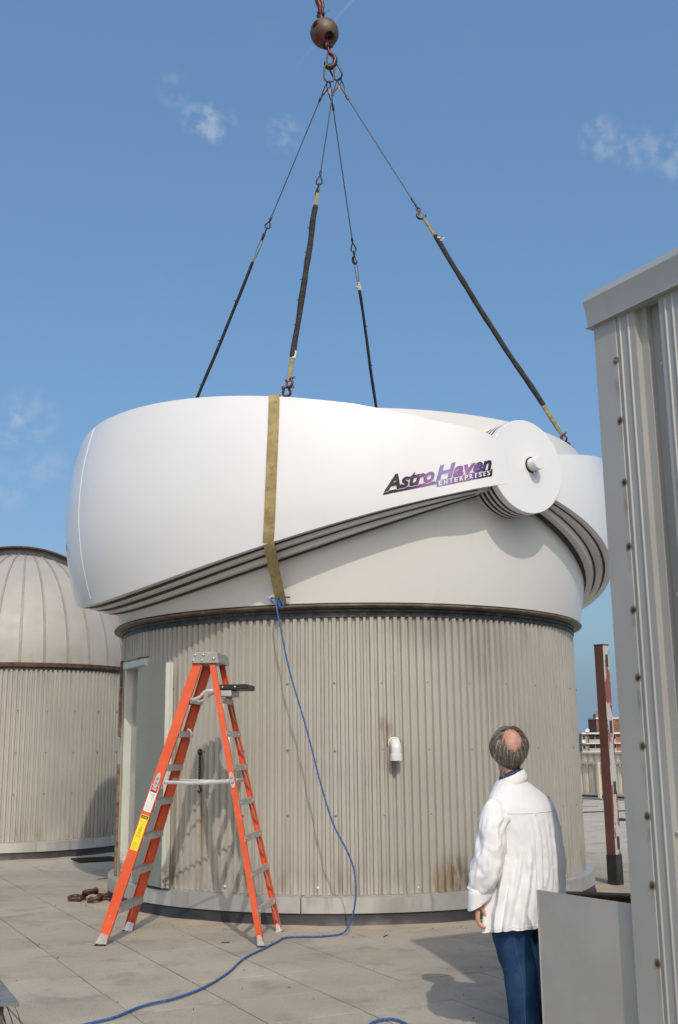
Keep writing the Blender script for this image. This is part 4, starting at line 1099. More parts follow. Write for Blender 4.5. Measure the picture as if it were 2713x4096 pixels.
for i in range(7):
    z = .27+.292*i
    a, c = at_z('QN', z), at_z('QF', z); dr = (c-a).normalized(); a = a+dr*.004; c = c-dr*.004
    b = MB(); m_ = (a+c)/2; L = (c-a).length
    b.bevbox(tuple(m_+e1*.024), (L+.03, .005, .05), frame3(dr, e1, (0, 0, 1)), .002); b.box(tuple(m_+e1*.006+Vector((0, 0, .0235))), (L, .032, .003), frame3(dr, e1, (0, 0, 1)))
    part('back_rung', b, M['alu'], LD, 25)
    b = MB()
    for q in (.06, .12, .88, .94): b.ball(tuple(lerp(a, c, q)+e1*.027), .0055, 8)
    part('rung_rivets', b, M['rivet'], LD, 60)
    lowp = at_z('QF', z-.20)
    if z > .4 or True:
        part('back_brace', MB().tube([lerp(a, c, .80)+e1*.02+Vector((0, 0, -.02)), lowp+e1*.012-dr*.01], .0065, 6, flat=(1.4, .5)), M['alu'], LD)
        part('back_brace', MB().tube([lerp(a, c, .14)+e1*.02+Vector((0, 0, -.02)), at_z('QN', z-.20)+e1*.012+dr*.01], .0065, 6, flat=(1.4, .5)), M['alu'], LD)
# spreaders
for k1, k2, q in (('FN', 'QN', 1), ('FF', 'QF', -1)):
    a, c = at_z(k1, 1.325), at_z(k2, 1.325); ins = eo*(-.022*q); a = a+ins+e1*.055; c = c+ins-e1*.03; m_ = (a+c)/2+Vector((0, 0, -.012))
    b = MB(); b.tube([a, m_], .0145, 6, flat=(1, .22), ref=(0, 0, 1)); part('spreader_bar', b, M['alu'], LD, 30)
    b = MB(); b.tube([m_+e1*.0-Vector((0, 0, .0)), c], .0145, 6, flat=(1, .22), ref=(0, 0, 1)); b.ball(m_+eo*q*.006, .008, 8); part('spreader_bar', b, M['alu'], LD, 30)
    for k_, p in ((k1, at_z(k1, 1.34)), (k2, at_z(k2, 1.34))):
        f_, t_, d, o_, s, w_ = rls[k_]
        b = MB(); P = [p+o_*.003+d*(.052*cos(t)+(.018 if cos(t) > 0 else -.018))+s*.021*sin(t) for t in [2*pi*i/20 for i in range(20)]]
        b.prism(P, o_*.004); part('bracket_plate', b, M['alu'], LD, 30)
        b = MB(); b.ball(p+o_*.006+d*.02, .012, 10); b.ball(p+o_*.006-d*.022, .012, 10); part('bracket_rivets', b, M['greycast'], LD, 60)
    b = MB(); b.bevbox(tuple(a-e1*.03), (.06, .006, .045), frame3(e1, eo, (0, 0, 1)), .002); part('spreader_lug', b, M['alu'], LD)
# second small stays under the shelf
for q, zz in ((0, 2.035), (1, 2.02)):
    a = lerp(at_z('FN', zz), at_z('FF', zz), .12+.5*q)+e1*.05; c = lerp(at_z('QN', zz+.035), at_z('QF', zz+.035), .12+.5*q)-e1*.02
    part('shelf_stay', MB().tube(catmull([a, lerp(a, c, .3)+Vector((0, 0, .012)), lerp(a, c, .5)+Vector((0, 0, .05)), lerp(a, c, .75)+Vector((0, 0, .05)), c+Vector((0, 0, .02))], 4), .013, 6, flat=(1, .3), ref=(0, 0, 1)), M['alu'], LD, 40)
# cap
b = MB(); cx_ = (TN+TF+UN+UF)/4; e2 = (TF-TN); e2.z = 0; e2.normalize(); e1h = Vector((e2.y, -e2.x, 0)); 
if e1h.dot(e1) < 0: e1h = -e1h
hw1, hw2 = .118, .222
def capring(z, k1, k2, x0=0.): return [Vector((cx_.x, cx_.y, z))+e1h*(a*k1+x0)+e2*(c*k2) for a, c in ((-1, -1), (1, -1), (1, 1), (-1, 1))]
b.rings([capring(2.355, hw1+.012, hw2), capring(2.44, hw1-.004, hw2-.002), capring(2.452, hw1-.014, hw2-.012)])
part('top_cap', b, M['greycast'], LD, 25)
b = MB(); pf = Vector((cx_.x, cx_.y, 0))-e2*(hw2+.001)
for x, z, r in ((-.085, 2.425, .011), (-.01, 2.425, .011), (-.10, 2.378, .011), (-.022, 2.378, .011), (.085, 2.392, .015)): b.ball(tuple(pf+e1h*x+Vector((0, 0, z))), r, 10)
part('cap_rivets', b, M['rivet'], LD, 60)
f_, t_, d, o_, s, w_ = rls['QN']
b = MB()
for q in (-.011, .014): b.ball(tuple(t_-d*.085+o_*.003+s*q), .0065, 8)
part('rail_rivets', b, M['rivet'], LD, 60)
# folding pail shelf
p = lerp(at_z('QN', 2.13), at_z('QF', 2.13), .04); q_ = lerp(at_z('QN', 2.13), at_z('QF', 2.13), .93)
b = MB(); m_ = (p+q_)/2+e1h*.13; L = (q_-p).length
b.bevbox((m_.x, m_.y, 2.140), (.275, L*.94, .046), frame3(e1h, e2, (0, 0, 1)), .006); part('pail_shelf', b, M['black'], LD, 30)
b = MB()
for x in (-.085, .03): b.ball(tuple(m_+e1h*x-e2*(L*.47+.001)+Vector((0, 0, 2.140-m_.z))), .010, 10)
part('shelf_rivets', b, M['rivet'], LD, 60)
b = MB(); b.bevbox((m_.x-.06, m_.y, 2.085), (.11, L*.9, .05), frame3(e1h, e2, (0, 0, 1)), .004); part('shelf_bracket', b, M['alu'], LD, 30)
b = MB(); b.tube(catmull([lerp(at_z('FN', 1.77), at_z('FF', 1.77), .55)+e1h*.05+Vector((0, 0, .01)), lerp(at_z('FN', 1.77), at_z('FF', 1.77), .6)+e1h*.075+Vector((0, 0, -.02)), lerp(at_z('FN', 1.77), at_z('FF', 1.77), .66)+e1h*.06+Vector((0, 0, -.085))], 4), [.012]*6+[.006]*3, 7); part('string_tail', b, M['tape'], LD, 60)
# stickers on the near rail
f_, t_, d, o_, s, w_ = rls['FN']; sx_ = -s if (-s).dot(e1) > 0 else s
def stick(z, x0, x1, y0, y1, m, nm, off, parent=None):
    c = at_z('FN', z); P = [c+sx_*x+d*y+o_*off for x, y in ((x0, y0), (x1, y0), (x1, y1), (x0, y1))]
    return part(nm, MB().prism(P, o_*.0008), m, parent or LD, 0)
wl_ = stick(1.19, -.034, .034, -.115, .115, M['stwhite'], 'danger_label', .0008)
stick(1.19, -.030, .030, .055, .110, M['stblack'], 'label_header', .0018, wl_); stick(1.19, -.024, .024, .062, .103, M['stred'], 'label_oval', .0028, wl_)
def rail_text(z, txt, xc, y, h, wd, m, parent, off=.0040):
    vs, fs = text_mb(txt, .02); xa, xb = min(v.x for v in vs), max(v.x for v in vs); ya, yb = min(v.y for v in vs), max(v.y for v in vs)
    c = at_z('FN', z); b = MB().add([c+sx_*(xc+((v.x-xa)/(xb-xa)-.5)*wd)+d*(y+(v.y-ya)/(yb-ya)*h)+o_*off for v in vs], fs)
    part('label_print', b, m, parent, 0, recalc=False)
rail_text(1.19, 'DANGER', 0, .074, .017, .044, M['stwhite'], wl_)
def figure(z, segs, m, nm, parent, r=.0016):
    b = MB(); c = at_z('FN', z)
    for q in segs: b.tube([c+sx_*x+d*y+o_*.0022 for x, y in q], r, 4, flat=(1, .4), ref=o_)
    part(nm, b, m, parent, 0)
figure(1.19, [[(-.022, .045), (-.008, .022), (.004, .026)], [(-.008, .022), (.0, .005)], [(-.010, .035), (.010, .040)], [(.012, .045), (.004, -.02)], [(.020, .045), (.012, -.02)], [(.006, .03), (.018, .03)], [(.005, .015), (.016, .015)], [(.004, 0), (.014, 0)]], M['stblack'], 'pictogram', wl_, .002)
figure(1.19, [[(-.024, -.035-.010*i), (.024-.006*(i % 2), -.035-.010*i)] for i in range(7)], M['stgrey'], 'small_print', wl_, .0012)
yl_ = stick(.905, -.034, .034, -.150, .155, M['styellow'], 'caution_label', .0008); stick(.905, -.030, .030, .122, .148, M['stblack'], 'label_header', .0018, yl_)
rail_text(.905, 'CAUTION', 0, .127, .014, .044, M['styellow'], yl_)
figure(.905, [[(-.022, -.055), (-.004, .05)], [(.016, -.055), (.008, .05)], [(-.004, .05), (.008, .05)], [(-.018, -.03), (.014, -.03)], [(-.014, -.005), (.012, -.005)], [(-.010, .02), (.010, .02)], [(.0, .05), (.012, .085), (.02, .075)], [(.012, .085), (.004, .105), (.022, .10)], [(-.010, -.055), (.002, .05)], [(.006, -.055), (.003, .05)], [(-.02, .06), (-.012, .062)], [(-.02, .09), (-.010, .092)]], M['stolive'], 'pictogram', yl_, .0018)
figure(.905, [[(-.026, -.085-.010*i), (.022-.007*(i % 2), -.085-.010*i)] for i in range(6)], M['stolive'], 'small_print', yl_, .0013)

# ------------------------------------------------------------------ the man watching
PF = Vector((-.5, .866, 0)); PR = Vector((.866, .5, 0)); ZV = Vector((0, 0, 1))
def skin_mesh(verts, edges, radii, sub=2, root=0):
    me = bpy.data.meshes.new('sk'); me.from_pydata([Vector(v) for v in verts], edges, [])
    o = bpy.data.objects.new('sk', me); COL.objects.link(o)
    sk = o.modifiers.new('s', 'SKIN'); sk.use_smooth_shade = True; sk.branch_smoothing = .3
    for i, d in enumerate(me.skin_vertices[0].data):
        r = radii[i]; d.radius = r if isinstance(r, tuple) else (r, r); d.use_root = (i == root) if isinstance(root, int) else (i in root)
    sb = o.modifiers.new('u', 'SUBSURF'); sb.levels = sub; sb.render_levels = sub
    bpy.context.view_layer.update()
    m2 = bpy.data.meshes.new_from_object(o.evaluated_get(bpy.context.evaluated_depsgraph_get()))
    vs = [v.co.copy() for v in m2.vertices]; fs = [list(p.vertices) for p in m2.polygons]
    bpy.data.objects.remove(o); bpy.data.meshes.remove(me); bpy.data.meshes.remove(m2)
    return vs, fs
HC = Vector((.978, 6.50, 1.585))                      # head centre
V = []; E = []; RAD = []
def sv(p, r, prev=None):
    V.append(Vector(p)); RAD.append(r); i = len(V)-1
    if prev is not None: E.append((prev, i))
    return i
pel = sv((1.03, 6.52, .80), .135); sp1 = sv((1.045, 6.52, .98), .13, pel); sp2 = sv((1.04, 6.51, 1.16), .13, sp1); sp3 = sv((1.02, 6.51, 1.28), .09, sp2)
nk = sv((.985, 6.515, 1.39), .058, sp3); nk2 = sv((.972, 6.52, 1.47), .060, nk); hd0 = sv(HC+Vector((-.004, .0, -.02)), (.082, .088), nk2); hd1 = sv(HC+Vector((.0, -.012, .05)), (.076, .080), hd0)
shl = sv((.885, 6.42, 1.25), .065, sp3); el = sv((.822, 6.35, 1.0), .042, shl); wr_ = sv((.768, 6.40, .775), .030, el)
shr = sv((1.185, 6.60, 1.25), .065, sp3); er = sv((1.215, 6.67, 1.0), .042, shr); wrr = sv((1.10, 6.86, .93), .030, er); hr_ = sv((1.05, 6.93, .93), .036, wrr)
for sg, x0 in ((-1, .95), (1, 1.13)):
    hpj = Vector((1.03, 6.52, .74))+PR*sg*.10
    q = sv(hpj, .088, pel); kn_ = sv((.985 if sg < 0 else 1.135, 6.48 if sg < 0 else 6.60, .44), .056, q); an = sv((.998 if sg < 0 else 1.14, 6.51 if sg < 0 else 6.63, .09), .040, kn_); sv(V[an]+PF*.12+Vector((0, 0, -.045)), .038, an)
palm = sv((.752, 6.405, .712), (.034, .046), wr_)
vs_, fs_ = skin_mesh(V, E, RAD, 2, pel)
body = MB().add(vs_, fs_)
# fingers: separate short chains rooted in the palm, curled towards the thigh
kb = Vector((.748, 6.405, .695))
for i, (oy, ln_, r) in enumerate(((-.030, .066, .0122), (-.010, .074, .0128), (.011, .071, .0126), (.031, .058, .0112))):
    b0 = kb+Vector((.002*i, oy, .0)); p1 = b0+Vector((-.006, oy*.15, -.028)); p2_ = p1+Vector((.008, 0, -.42*ln_)); p3 = p2_+Vector((.020, .0, -.26*ln_)); p4 = p3+Vector((.018, .002, -.10*ln_))
    a_, c_2 = skin_mesh([b0+Vector((0, 0, .02)), p1, p2_, p3, p4], [(0, 1), (1, 2), (2, 3), (3, 4)], [r*1.15, r*1.1, r, r*.9, r*.72], 2, 0)
    body.add(a_, c_2)
th = [kb+Vector((.012, -.012, .035)), kb+Vector((.030, -.018, .010)), kb+Vector((.040, -.012, -.020)), kb+Vector((.040, -.004, -.042))]
a_, c_2 = skin_mesh(th, [(0, 1), (1, 2), (2, 3)], [.014, .013, .011, .008], 2, 0); body.add(a_, c_2)
HF = Vector((-.30, .90, .32)).normalized()           # the way the face points (up and away to the left)
HS = HF.cross(ZV).normalized()                        # towards his right ear
HU = HS.cross(HF).normalized()
def hpnt(f, s, u): return HC+HF*f+HS*s+HU*u
# skull, nose, brow, chin, ears joined on
R = []
for i in range(17):
    t = pi*i/16; rr = max(sin(t), .01)
    R.append([HC+HF*(.098*rr*cos(2*pi*j/24))+HS*(.079*rr*sin(2*pi*j/24))+HU*(-.108*cos(t)+.008) for j in range(24)])
body.rings(R)
body.add(*(lambda m: (m.v, m.f))(MB().tube([hpnt(.09, 0, .025), hpnt(.112, 0, -.018), hpnt(.094, 0, -.03)], [.009, .015, .010], 8)))
body.ball(hpnt(.055, 0, -.085), .042, 10); body.ball(hpnt(.085, 0, -.055), .022, 10, (1, 1.2, .45))
for sg in (-1, 1):
    e_ = hpnt(-.002, sg*.081, -.008); body.ball(hpnt(.082, sg*.032, .022), .014, 8)
    body.tube([e_+HU*(.034*cos(a))+HF*(.019*sin(a))-HF*.004+HS*sg*.010 for a in [2*pi*i/14 for i in range(14)]], .0068, 6, loop=True); body.ball(e_, .019, 8, (.6, .9, 1.3))
man = link('person', mkmesh('person', body, M['skin'], (1.03, 6.52, 0), 80), None, (1.03, 6.52, 0)); ORG[man] = Vector((1.03, 6.52, 0))
man['label'] = 'balding man seen from behind in a loose white shirt and blue jeans, watching the lift'; man['category'] = 'person'
# shirt
rows = [(.612, 1.012, 6.51, .252, .180), (.70, 1.020, 6.51, .248, .176), (.80, 1.035, 6.51, .240, .172), (.90, 1.048, 6.51, .230, .166), (1.0, 1.054, 6.51, .222, .160), (1.10, 1.052, 6.51, .222, .156), (1.18, 1.044, 6.51, .222, .150),
        (1.25, 1.034, 6.51, .218, .140), (1.30, 1.020, 6.512, .198, .126), (1.34, 1.006, 6.515, .160, .112), (1.375, .994, 6.517, .118, .097), (1.405, .985, 6.518, .084, .086)]
def row_at(z):
    for a, c in zip(rows, rows[1:]):
        if a[0] <= z <= c[0]:
            t = (z-a[0])/(c[0]-a[0]); return [a[i]+(c[i]-a[i])*t for i in range(5)]
    return list(rows[-1] if z > rows[0][0] else rows[0])
CREASE = [(4.25, .35, .10, .030, .62, 1.10), (4.62, -.10, .07, .026, .62, 1.22), (4.92, .12, .06, .020, .70, 1.22), (4.42, .05, .05, .020, .85, 1.22), (5.18, -.25, .08, .026, .62, 1.15), (5.50, .10, .09, .024, .62, 1.2), (3.95, .55, .09, .030, .62, 1.05),
          (3.55, .20, .12, .035, .62, .95), (4.75, .9, .06, .016, .78, 1.02), (5.05, -.9, .05, .014, .72, .95), (5.75, .3, .09, .03, .62, 1.1), (3.1, .3, .12, .03, .62, 1.0), (4.35, -1.1, .05, .014, .95, 1.15)]
def fold(ph, z):
    k = max(0, min(1, (1.27-z)/.25)); lo = max(0, min(1, (1.0-z)/.4)); f = 0.
    for p0, sl, w, am, za, zb in CREASE:
        e = min(1, max(0, (z-za+.10)/.12))*min(1, max(0, (zb-z)/.14)); x = ((ph-p0-sl*(z-.85)+pi) % (2*pi))-pi
        f += 1.25*am*e*(math.exp(-(x/(w*.72))**2)-.75*math.exp(-((x-1.15*w)/(w*.5))**2))
    d = Vector((cos(ph)*1.4, sin(ph)*1.4, z*2.1)); f += .022*noise.noise(d*1.7)*k+.016*noise.noise(Vector((cos(ph)*6, sin(ph)*6, z*3)))*k
    f += .012*noise.noise(Vector((cos(ph)*2.2+z*7, sin(ph)*2.2-z*6, z*3)))+.007*noise.noise(Vector((cos(ph)*9, sin(ph)*9, z*28)))+.012*lo*sin(9*ph+.4)
    return f
def shirt_pt(ph, z, off=0.):
    _, cx2, cy2, a, b2 = row_at(z); f = 1+fold(ph, z)*2.3
    dz = 0
    return Vector((cx2, cy2, z))+PR*((a*f+off)*cos(ph))+PF*((b2*f+off)*sin(ph))
b = MB(); R = []; NP = 150
zs = [.612+(1.405-.612)*i/70 for i in range(71)]
def hemdrop(ph, z): return -(.028*sin(ph*2+1.0)+.016*sin(3*ph)+.006*noise.noise(Vector((cos(ph)*8, sin(ph)*8, 0))))*max(0, 1-(z-.612)/.2)
R.append([shirt_pt(2*pi*j/NP, .70, -.012) for j in range(NP)])
R.append([shirt_pt(2*pi*j/NP, .613, -.008)+ZV*hemdrop(2*pi*j/NP, .612) for j in range(NP)])
for z in zs: R.append([shirt_pt(2*pi*j/NP, z)+ZV*hemdrop(2*pi*j/NP, z) for j in range(NP)])
b.rings(R, True, False, False); shirt = part('shirt', b, M['shirt'], man, 80)
def yz(ph): return 1.238+.012*cos(ph-1.)
b = MB()
for dz in (0,): b.tube([shirt_pt(pi+.35+(pi-.7)*i/40, yz(pi+.35+(pi-.7)*i/40)+dz, .001) for i in range(41)], .0026, 5)
b.tube([shirt_pt(4.60+.02*sin(i), 1.23-.018*i, .003) for i in range(2)], .003, 5)
part('yoke_seam', b, M['shirt'], shirt, 60)
part('hem_stitching', MB().tube([shirt_pt(2*pi*j/NP, .628, .0015)+ZV*hemdrop(2*pi*j/NP, .625) for j in range(NP)], .0022, 4, loop=True), M['shirt'], shirt, 60)
b = MB(); R = []
for q, (z, sc, dz) in enumerate(((1.372, 1.10, 0), (1.382, 1.20, 0), (1.405, 1.15, 0), (1.432, 1.02, 0), (1.437, .98, 0), (1.415, .99, 0), (1.38, .95, 0))):
    ring = []
    for j in range(40):
        ph = 2*pi*j/40; c2 = Vector((.985-.16*(z-1.40), 6.518, z)); front = max(0, sin(ph))
        p = c2+PR*(.080*sc*cos(ph))+PF*(.082*sc*sin(ph)); p.z += -.055*front-.016*sin(ph*1.0+.3)+.006*noise.noise(Vector((cos(ph)*4, sin(ph)*4, z*20)))
        p.z += -.022*(-PR.x*cos(ph)-PF.x*sin(ph))*-1*.0
        ring.append(p+ZV*(.034*cos(ph)))
    R.append(ring)
b.rings(R, True, False, False); part('collar', b, M['shirt'], shirt, 60)
part('inner_collar', MB().rings([[Vector((.978, 6.518, z))+PR*(.064*sc*cos(2*pi*j/24))+PF*(.066*sc*sin(2*pi*j/24))+ZV*(.02*cos(2*pi*j/24)-.02*sin(2*pi*j/24)) for j in range(24)] for z, sc in ((1.39, 1.05), (1.435, 1.0), (1.452, .97))], True, False, False), M['navy'], shirt, 60)
def sleeve(path, rad, seed):
    P = catmull(path, 14); n_ = len(P); rr = []
    for i in range(n_):
        t = i/(n_-1)*(len(rad)-1); k = min(int(t), len(rad)-2); rr.append(rad[k]+(rad[k+1]-rad[k])*(t-k))
    m = 64; b = MB().tube(P, rr, m, caps=False, ref=(0, 1, 0))
    for i, v in enumerate(b.v):
        r_, k = divmod(i, m); t = r_/(n_-1); ph = 2*pi*k/m; d = (Vector(v)-P[r_])
        q_ = t*26+1.3*sin(ph+seed)+3*noise.noise(Vector((cos(ph)*1.3, sin(ph)*1.3+seed, t*4))); rg = (1-abs(sin(q_*.5)))**2-.3
        f = .04*sin(3*ph+6*t+seed)+.11*noise.noise(Vector((cos(ph)*1.6, sin(ph)*1.6+seed, t*6)))+.07*noise.noise(Vector((cos(ph)*3.4, sin(ph)*3.4+seed, t*13)))+.085*rg*max(0, noise.noise(Vector((cos(ph)*1.1+4, sin(ph)*1.1+seed, t*5)))+.35)
        f *= 1.7
        f *= .3 if t < .08 else 1
        b.v[i] = tuple(P[r_]+d*(1+f))
    return b, P, rr
sbm, P_, rr_ = sleeve([(.915, 6.445, 1.27), (.868, 6.40, 1.215), (.842, 6.365, 1.11), (.822, 6.345, 1.0), (.792, 6.355, .90), (.765, 6.385, .815)], [.074, .086, .086, .086, .081, .067], 1.)
lo_ = part('sleeve', sbm, M['shirt'], shirt, 80)
part('shoulder_seam', MB().tube([Vector(sbm.v[9*64+k])+(Vector(sbm.v[9*64+k])-P_[9]).normalized()*.001 for k in range(64)], .0028, 5, loop=True), M['shirt'], shirt, 60)
b = MB(); cu0 = Vector((.768, 6.383, .825)); cu1 = Vector((.757, 6.395, .742)); ax = (cu1-cu0).normalized(); s1 = ax.cross(Vector((0, 1, 0))).normalized(); s2_ = ax.cross(s1)
R = []
for t, r in ((-.05, .066), (0, .073), (.3, .072), (.75, .071), (1, .070), (1.0, .062), (.5, .058)):
    ring = []
    for j in range(36):
        ph = 2*pi*j/36; p = cu0+(cu1-cu0)*t; w = 1+.05*sin(3*ph+t)+.05*noise.noise(Vector((cos(ph)*2, sin(ph)*2, t*2)))
        q = p+(s1*cos(ph)+s2_*sin(ph)*.92)*r*w
        q.z += max(0, t)*(.045*((q.x-p.x)/.07))           # the cuff hangs lower on the outer side
        ring.append(q)
    R.append(ring)
b.rings(R, True, False, False); part('cuff', b, M['shirt'], shirt, 80)
sbm, P_, rr_ = sleeve([(1.15, 6.585, 1.265), (1.188, 6.61, 1.20), (1.205, 6.64, 1.10), (1.208, 6.67, 1.0), (1.15, 6.78, .95), (1.09, 6.87, .93)], [.070, .080, .078, .074, .066, .055], 4.)
part('sleeve', sbm, M['shirt'], shirt, 80)
# jeans
for sg in (-1, 1):
    hpj = Vector((1.03, 6.515, .78))+PR*sg*.085
    if sg < 0: pth = [hpj, (.945, 6.475, .66), (.955, 6.47, .52), (.982, 6.475, .38), (.992, 6.49, .24), (.998, 6.505, .11), (1.0, 6.51, .035)]
    else: pth = [hpj, (1.115, 6.565, .66), (1.125, 6.585, .52), (1.135, 6.60, .38), (1.14, 6.615, .24), (1.14, 6.63, .11), (1.14, 6.635, .035)]
    P = catmull(pth, 7); n_ = len(P); rad = [.125, .122, .108, .096, .092, .088, .090]; rr = []
    for i in range(n_):
        t = i/(n_-1)*(len(rad)-1); k = min(int(t), len(rad)-2); rr.append(rad[k]+(rad[k+1]-rad[k])*(t-k))
    b = MB().tube(P, rr, 40, caps=False, ref=tuple(PF))
    for i, v in enumerate(b.v):
        r_, k = divmod(i, 40); t = r_/(n_-1); ph = 2*pi*k/40; d = Vector(v)-P[r_]
        f = .05*noise.noise(Vector((cos(ph)*1.5+sg*3, sin(ph)*1.5, t*8)))+.05*noise.noise(Vector((cos(ph)*2.5+sg*9+t*5, sin(ph)*2.5, t*16)))*(.4+t)+.03*sin(2*ph+9*t)
        b.v[i] = tuple(P[r_]+d*(1+f))
    lg = part('jeans_leg', b, M['jeans'], man, 80)
    k = 24 if sg < 0 else 10
    sm = [Vector(b.v[i*40+k])+(Vector(b.v[i*40+k])-P[i]).normalized()*.0015 for i in range(4, n_)]
    part('side_seam', MB().tube(sm, .0018, 5), M['seam'], lg, 60)
    a_ = Vector(pth[-1]); b = MB(); R = []
    for t, w, h in ((-.09, .030, .05), (-.07, .040, .075), (0, .044, .085), (.07, .047, .07), (.14, .048, .05), (.19, .034, .035), (.205, .012, .02)):
        c2 = Vector((a_.x, a_.y, 0))+PF*t
        R.append([c2+PR*w*cos(2*pi*j/16)+ZV*(h*.5+h*.5*sin(2*pi*j/16)) for j in range(16)])
    b.rings(R); part('shoe', b, M['shoe'], man, 60)
# hair: an under layer with a bald crown, and many fine locks over it
BD = Vector((.10, -.80, .46)).normalized()
def scalp(d, off): 
    loc = Vector((d.dot(HF)/.098, d.dot(HS)/.079, d.dot(HU)/.108)); return HC+HU*.008+d*(1/loc.length+off)
b = MB(); bm = bmesh.new(); bmesh.ops.create_icosphere(bm, subdivisions=4, radius=1)
hr = random.Random(11)
def bald(d): return d.angle(BD) - (.56+.10*noise.noise(d*3.1)) - (.30 if (d.z < BD.z and abs((d-BD).dot(Vector((1, .1, 0)))) < .16) else 0)*max(0, 1-abs(d.z-.1)/.45)
def hairline(d):   # kept on the sides and back, not on the face
    return d.dot(HF) < .42+.25*d.dot(HU) and d.dot(HU) > -.92
keep = []
for f in bm.faces:
    d = f.calc_center_median().normalized()
    if hairline(d) and bald(d) > .17 and not (d.dot(HU) < -.62 and d.dot(HF) > -.2): keep.append(f)
idx = {}
for f in keep:
    q = []
    for v in f.verts:
        if v.index not in idx: idx[v.index] = len(b.v); d = v.co.normalized(); b.v.append(tuple(scalp(d, .005+.010*min(1, max(0, bald(d))*2))))
        q.append(idx[v.index])
    b.f.append(q); b.mi.append(0)
bm.free(); hair = part('hair', b, M['hair'], man, 80)
b = MB(); cnt = 0; tries = 0
while cnt < 2200 and tries < 20000:
    tries += 1
    d = Vector((hr.gauss(0, 1), hr.gauss(0, 1), hr.gauss(0, 1))).normalized()
    if not hairline(d): continue
    bl = bald(d)
    if bl < -.06 or (bl < .16 and hr.random() < .55-bl*1.5): continue
    if d.dot(HU) < -.75 or (d.dot(HF) > .12 and d.dot(HU) < -.12): continue
    cnt += 1
    p = scalp(d, .004); P = [p]; dr_ = Vector((0, 0, -1))*.9+(d-BD*d.dot(BD))*.55+Vector((.16*noise.noise(d*2.5)+hr.gauss(0, .07), .16*noise.noise(d*2.5+Vector((5, 1, 2)))+hr.gauss(0, .07), hr.gauss(0, .05)))
    if d.z > .55: dr_ += Vector((.9 if d.x > .02 else -.9, .1, .25))
    n_ = 6; st = hr.uniform(.014, .024)*(1.15 if d.z < .2 else 1); curl = hr.gauss(0, .07)+.25*noise.noise(d*3+Vector((9, 9, 9)))
    for i in range(n_):
        nn = (P[-1]-HC); dd = nn.normalized(); tg = (dr_-dd*dr_.dot(dd)*.92).normalized(); q = P[-1]+tg*st
        d2_ = (q-HC).normalized(); mn = (scalp(d2_, .006+.012*sin(pi*(i+1)/n_)+.004*hr.random())-HC).length
        if q.z > 1.475 or (q-HC).length < mn: q = HC+d2_*max(mn, (q-HC).length*.97)
        P.append(q); dr_ = dr_+Vector((curl*.3*tg.y, -curl*.3*tg.x, -.12))
    r = hr.uniform(.0013, .0026)*(1 if bl > .15 else .55); b.cm = hr.choice((0, 0, 0, 1, 1, 1, 2)); b.tube(P, [r, r*1.1, r*1.1, r, r*.8, r*.6, r*.25], 4, caps=False)
locks = part('hair_locks', b, [M['hair'], M['hair2'], M['hair3']], hair, 80, kind='stuff')

# ------------------------------------------------------------------ metal shed at right
shd = thing('metal_shed', 'grey ribbed metal shed wall with rusty corner screws at the right edge', 'shed', (WC.x, WC.y, 0))
def wall_profile(pts, z0, z1, nm, m, smooth=20):
    b = MB(); R = [[Vector(wpt(s, d, z)) for s, d in pts]+[Vector(wpt(s, -.12, z)) for s in (pts[-1][0], pts[0][0])] for z in (z0, z1)]
    b.rings(R); return part(nm, b, m, shd, smooth)
zt_ = 3.83
part('corner_trim', MB().rings([[Vector(wpt(s, d, z)) for s, d in ((0, .006), (.157, .006), (.160, .003), (.160, 0), (.004, 0), (.004, -.16), (0, -.16))] for z in (0.02, zt_)]), M['trim'], shd, 20)
def ribs(s0, w, at):
    p = [(s0, 0)]
    for a in at: p += [(s0+a, 0), (s0+a+.0035, .0065), (s0+a+.0085, .0065), (s0+a+.0135, 0)]
    return p+[(s0+w, 0)]
pts = [(.1605, -.001)] + ribs(.165, .126, (.014, .073))[1:]
k0 = .291
for k in range(12):
    pr_ = pts + [(k0+.003, -.034), (k0+.048, -.034), (k0+.052, -.070), (k0+.1645, -.070), (k0+.1655, 0)]
    wall_profile(pr_, .02, zt_, 'wall_panel', M['siding'])
    pts = [(k0+.1660, 0)]+ribs(k0+.166, .30, (.035, .082, .16, .215))[1:]; k0 += .166+.30
LW = k0
part('end_wall', MB().box(((WC.x-WN.x*2.6), (WC.y-WN.y*2.6), zt_/2+.01), (5.0, .05, zt_-.03), frame3(-WN.to_3d(), WD.to_3d(), ZV)), M['siding'], shd, 20)
fp = [(.012, 3.990), (.040, 3.940), (.016, 3.815), (.016, 3.802), (.034, 3.794), (.034, 3.790), (-.05, 3.790), (-.05, 3.990)]
b = MB(); b.rings([[Vector(wpt(s, d, z)) for d, z in fp] for s in (-.034, 2.99)]); part('fascia', b, M['fascia'], shd, 20)
b = MB(); b.rings([[Vector(wpt(s, d, z)) for d, z in fp] for s in (2.992, LW)]); part('fascia', b, M['fascia'], shd, 20)
b = MB(); b.rings([[Vector(wpt(s, d, z)) for s, d in ((-.04, -.06), (LW, -.06), (LW, -5.2), (-.04, -5.2))] for z in (3.80, 3.975)]); part('roof', b, M['fascia'], shd, 20)
for z in SCREWZ:
    part('corner_screw', MB().lathe([(.0095, -.002), (.0095, .002), (.006, .0025), (.006, .0075), (.003, .009), (0, .009)], wpt(.147+.004*sin(z*37), .006, z), 8, axis=WN.to_3d()), M['screwrust'] if z != SCREWZ[0] else M['screw'], shd, 40)
b = MB()
for s, d, z in ((.405, -.052, 3.47), (.392, -.045, 2.30), (.31, -.016, 1.2)): b.ball(wpt(s, d, z), .009, 8)
part('panel_rivets', b, M['rivet'], shd, 60)

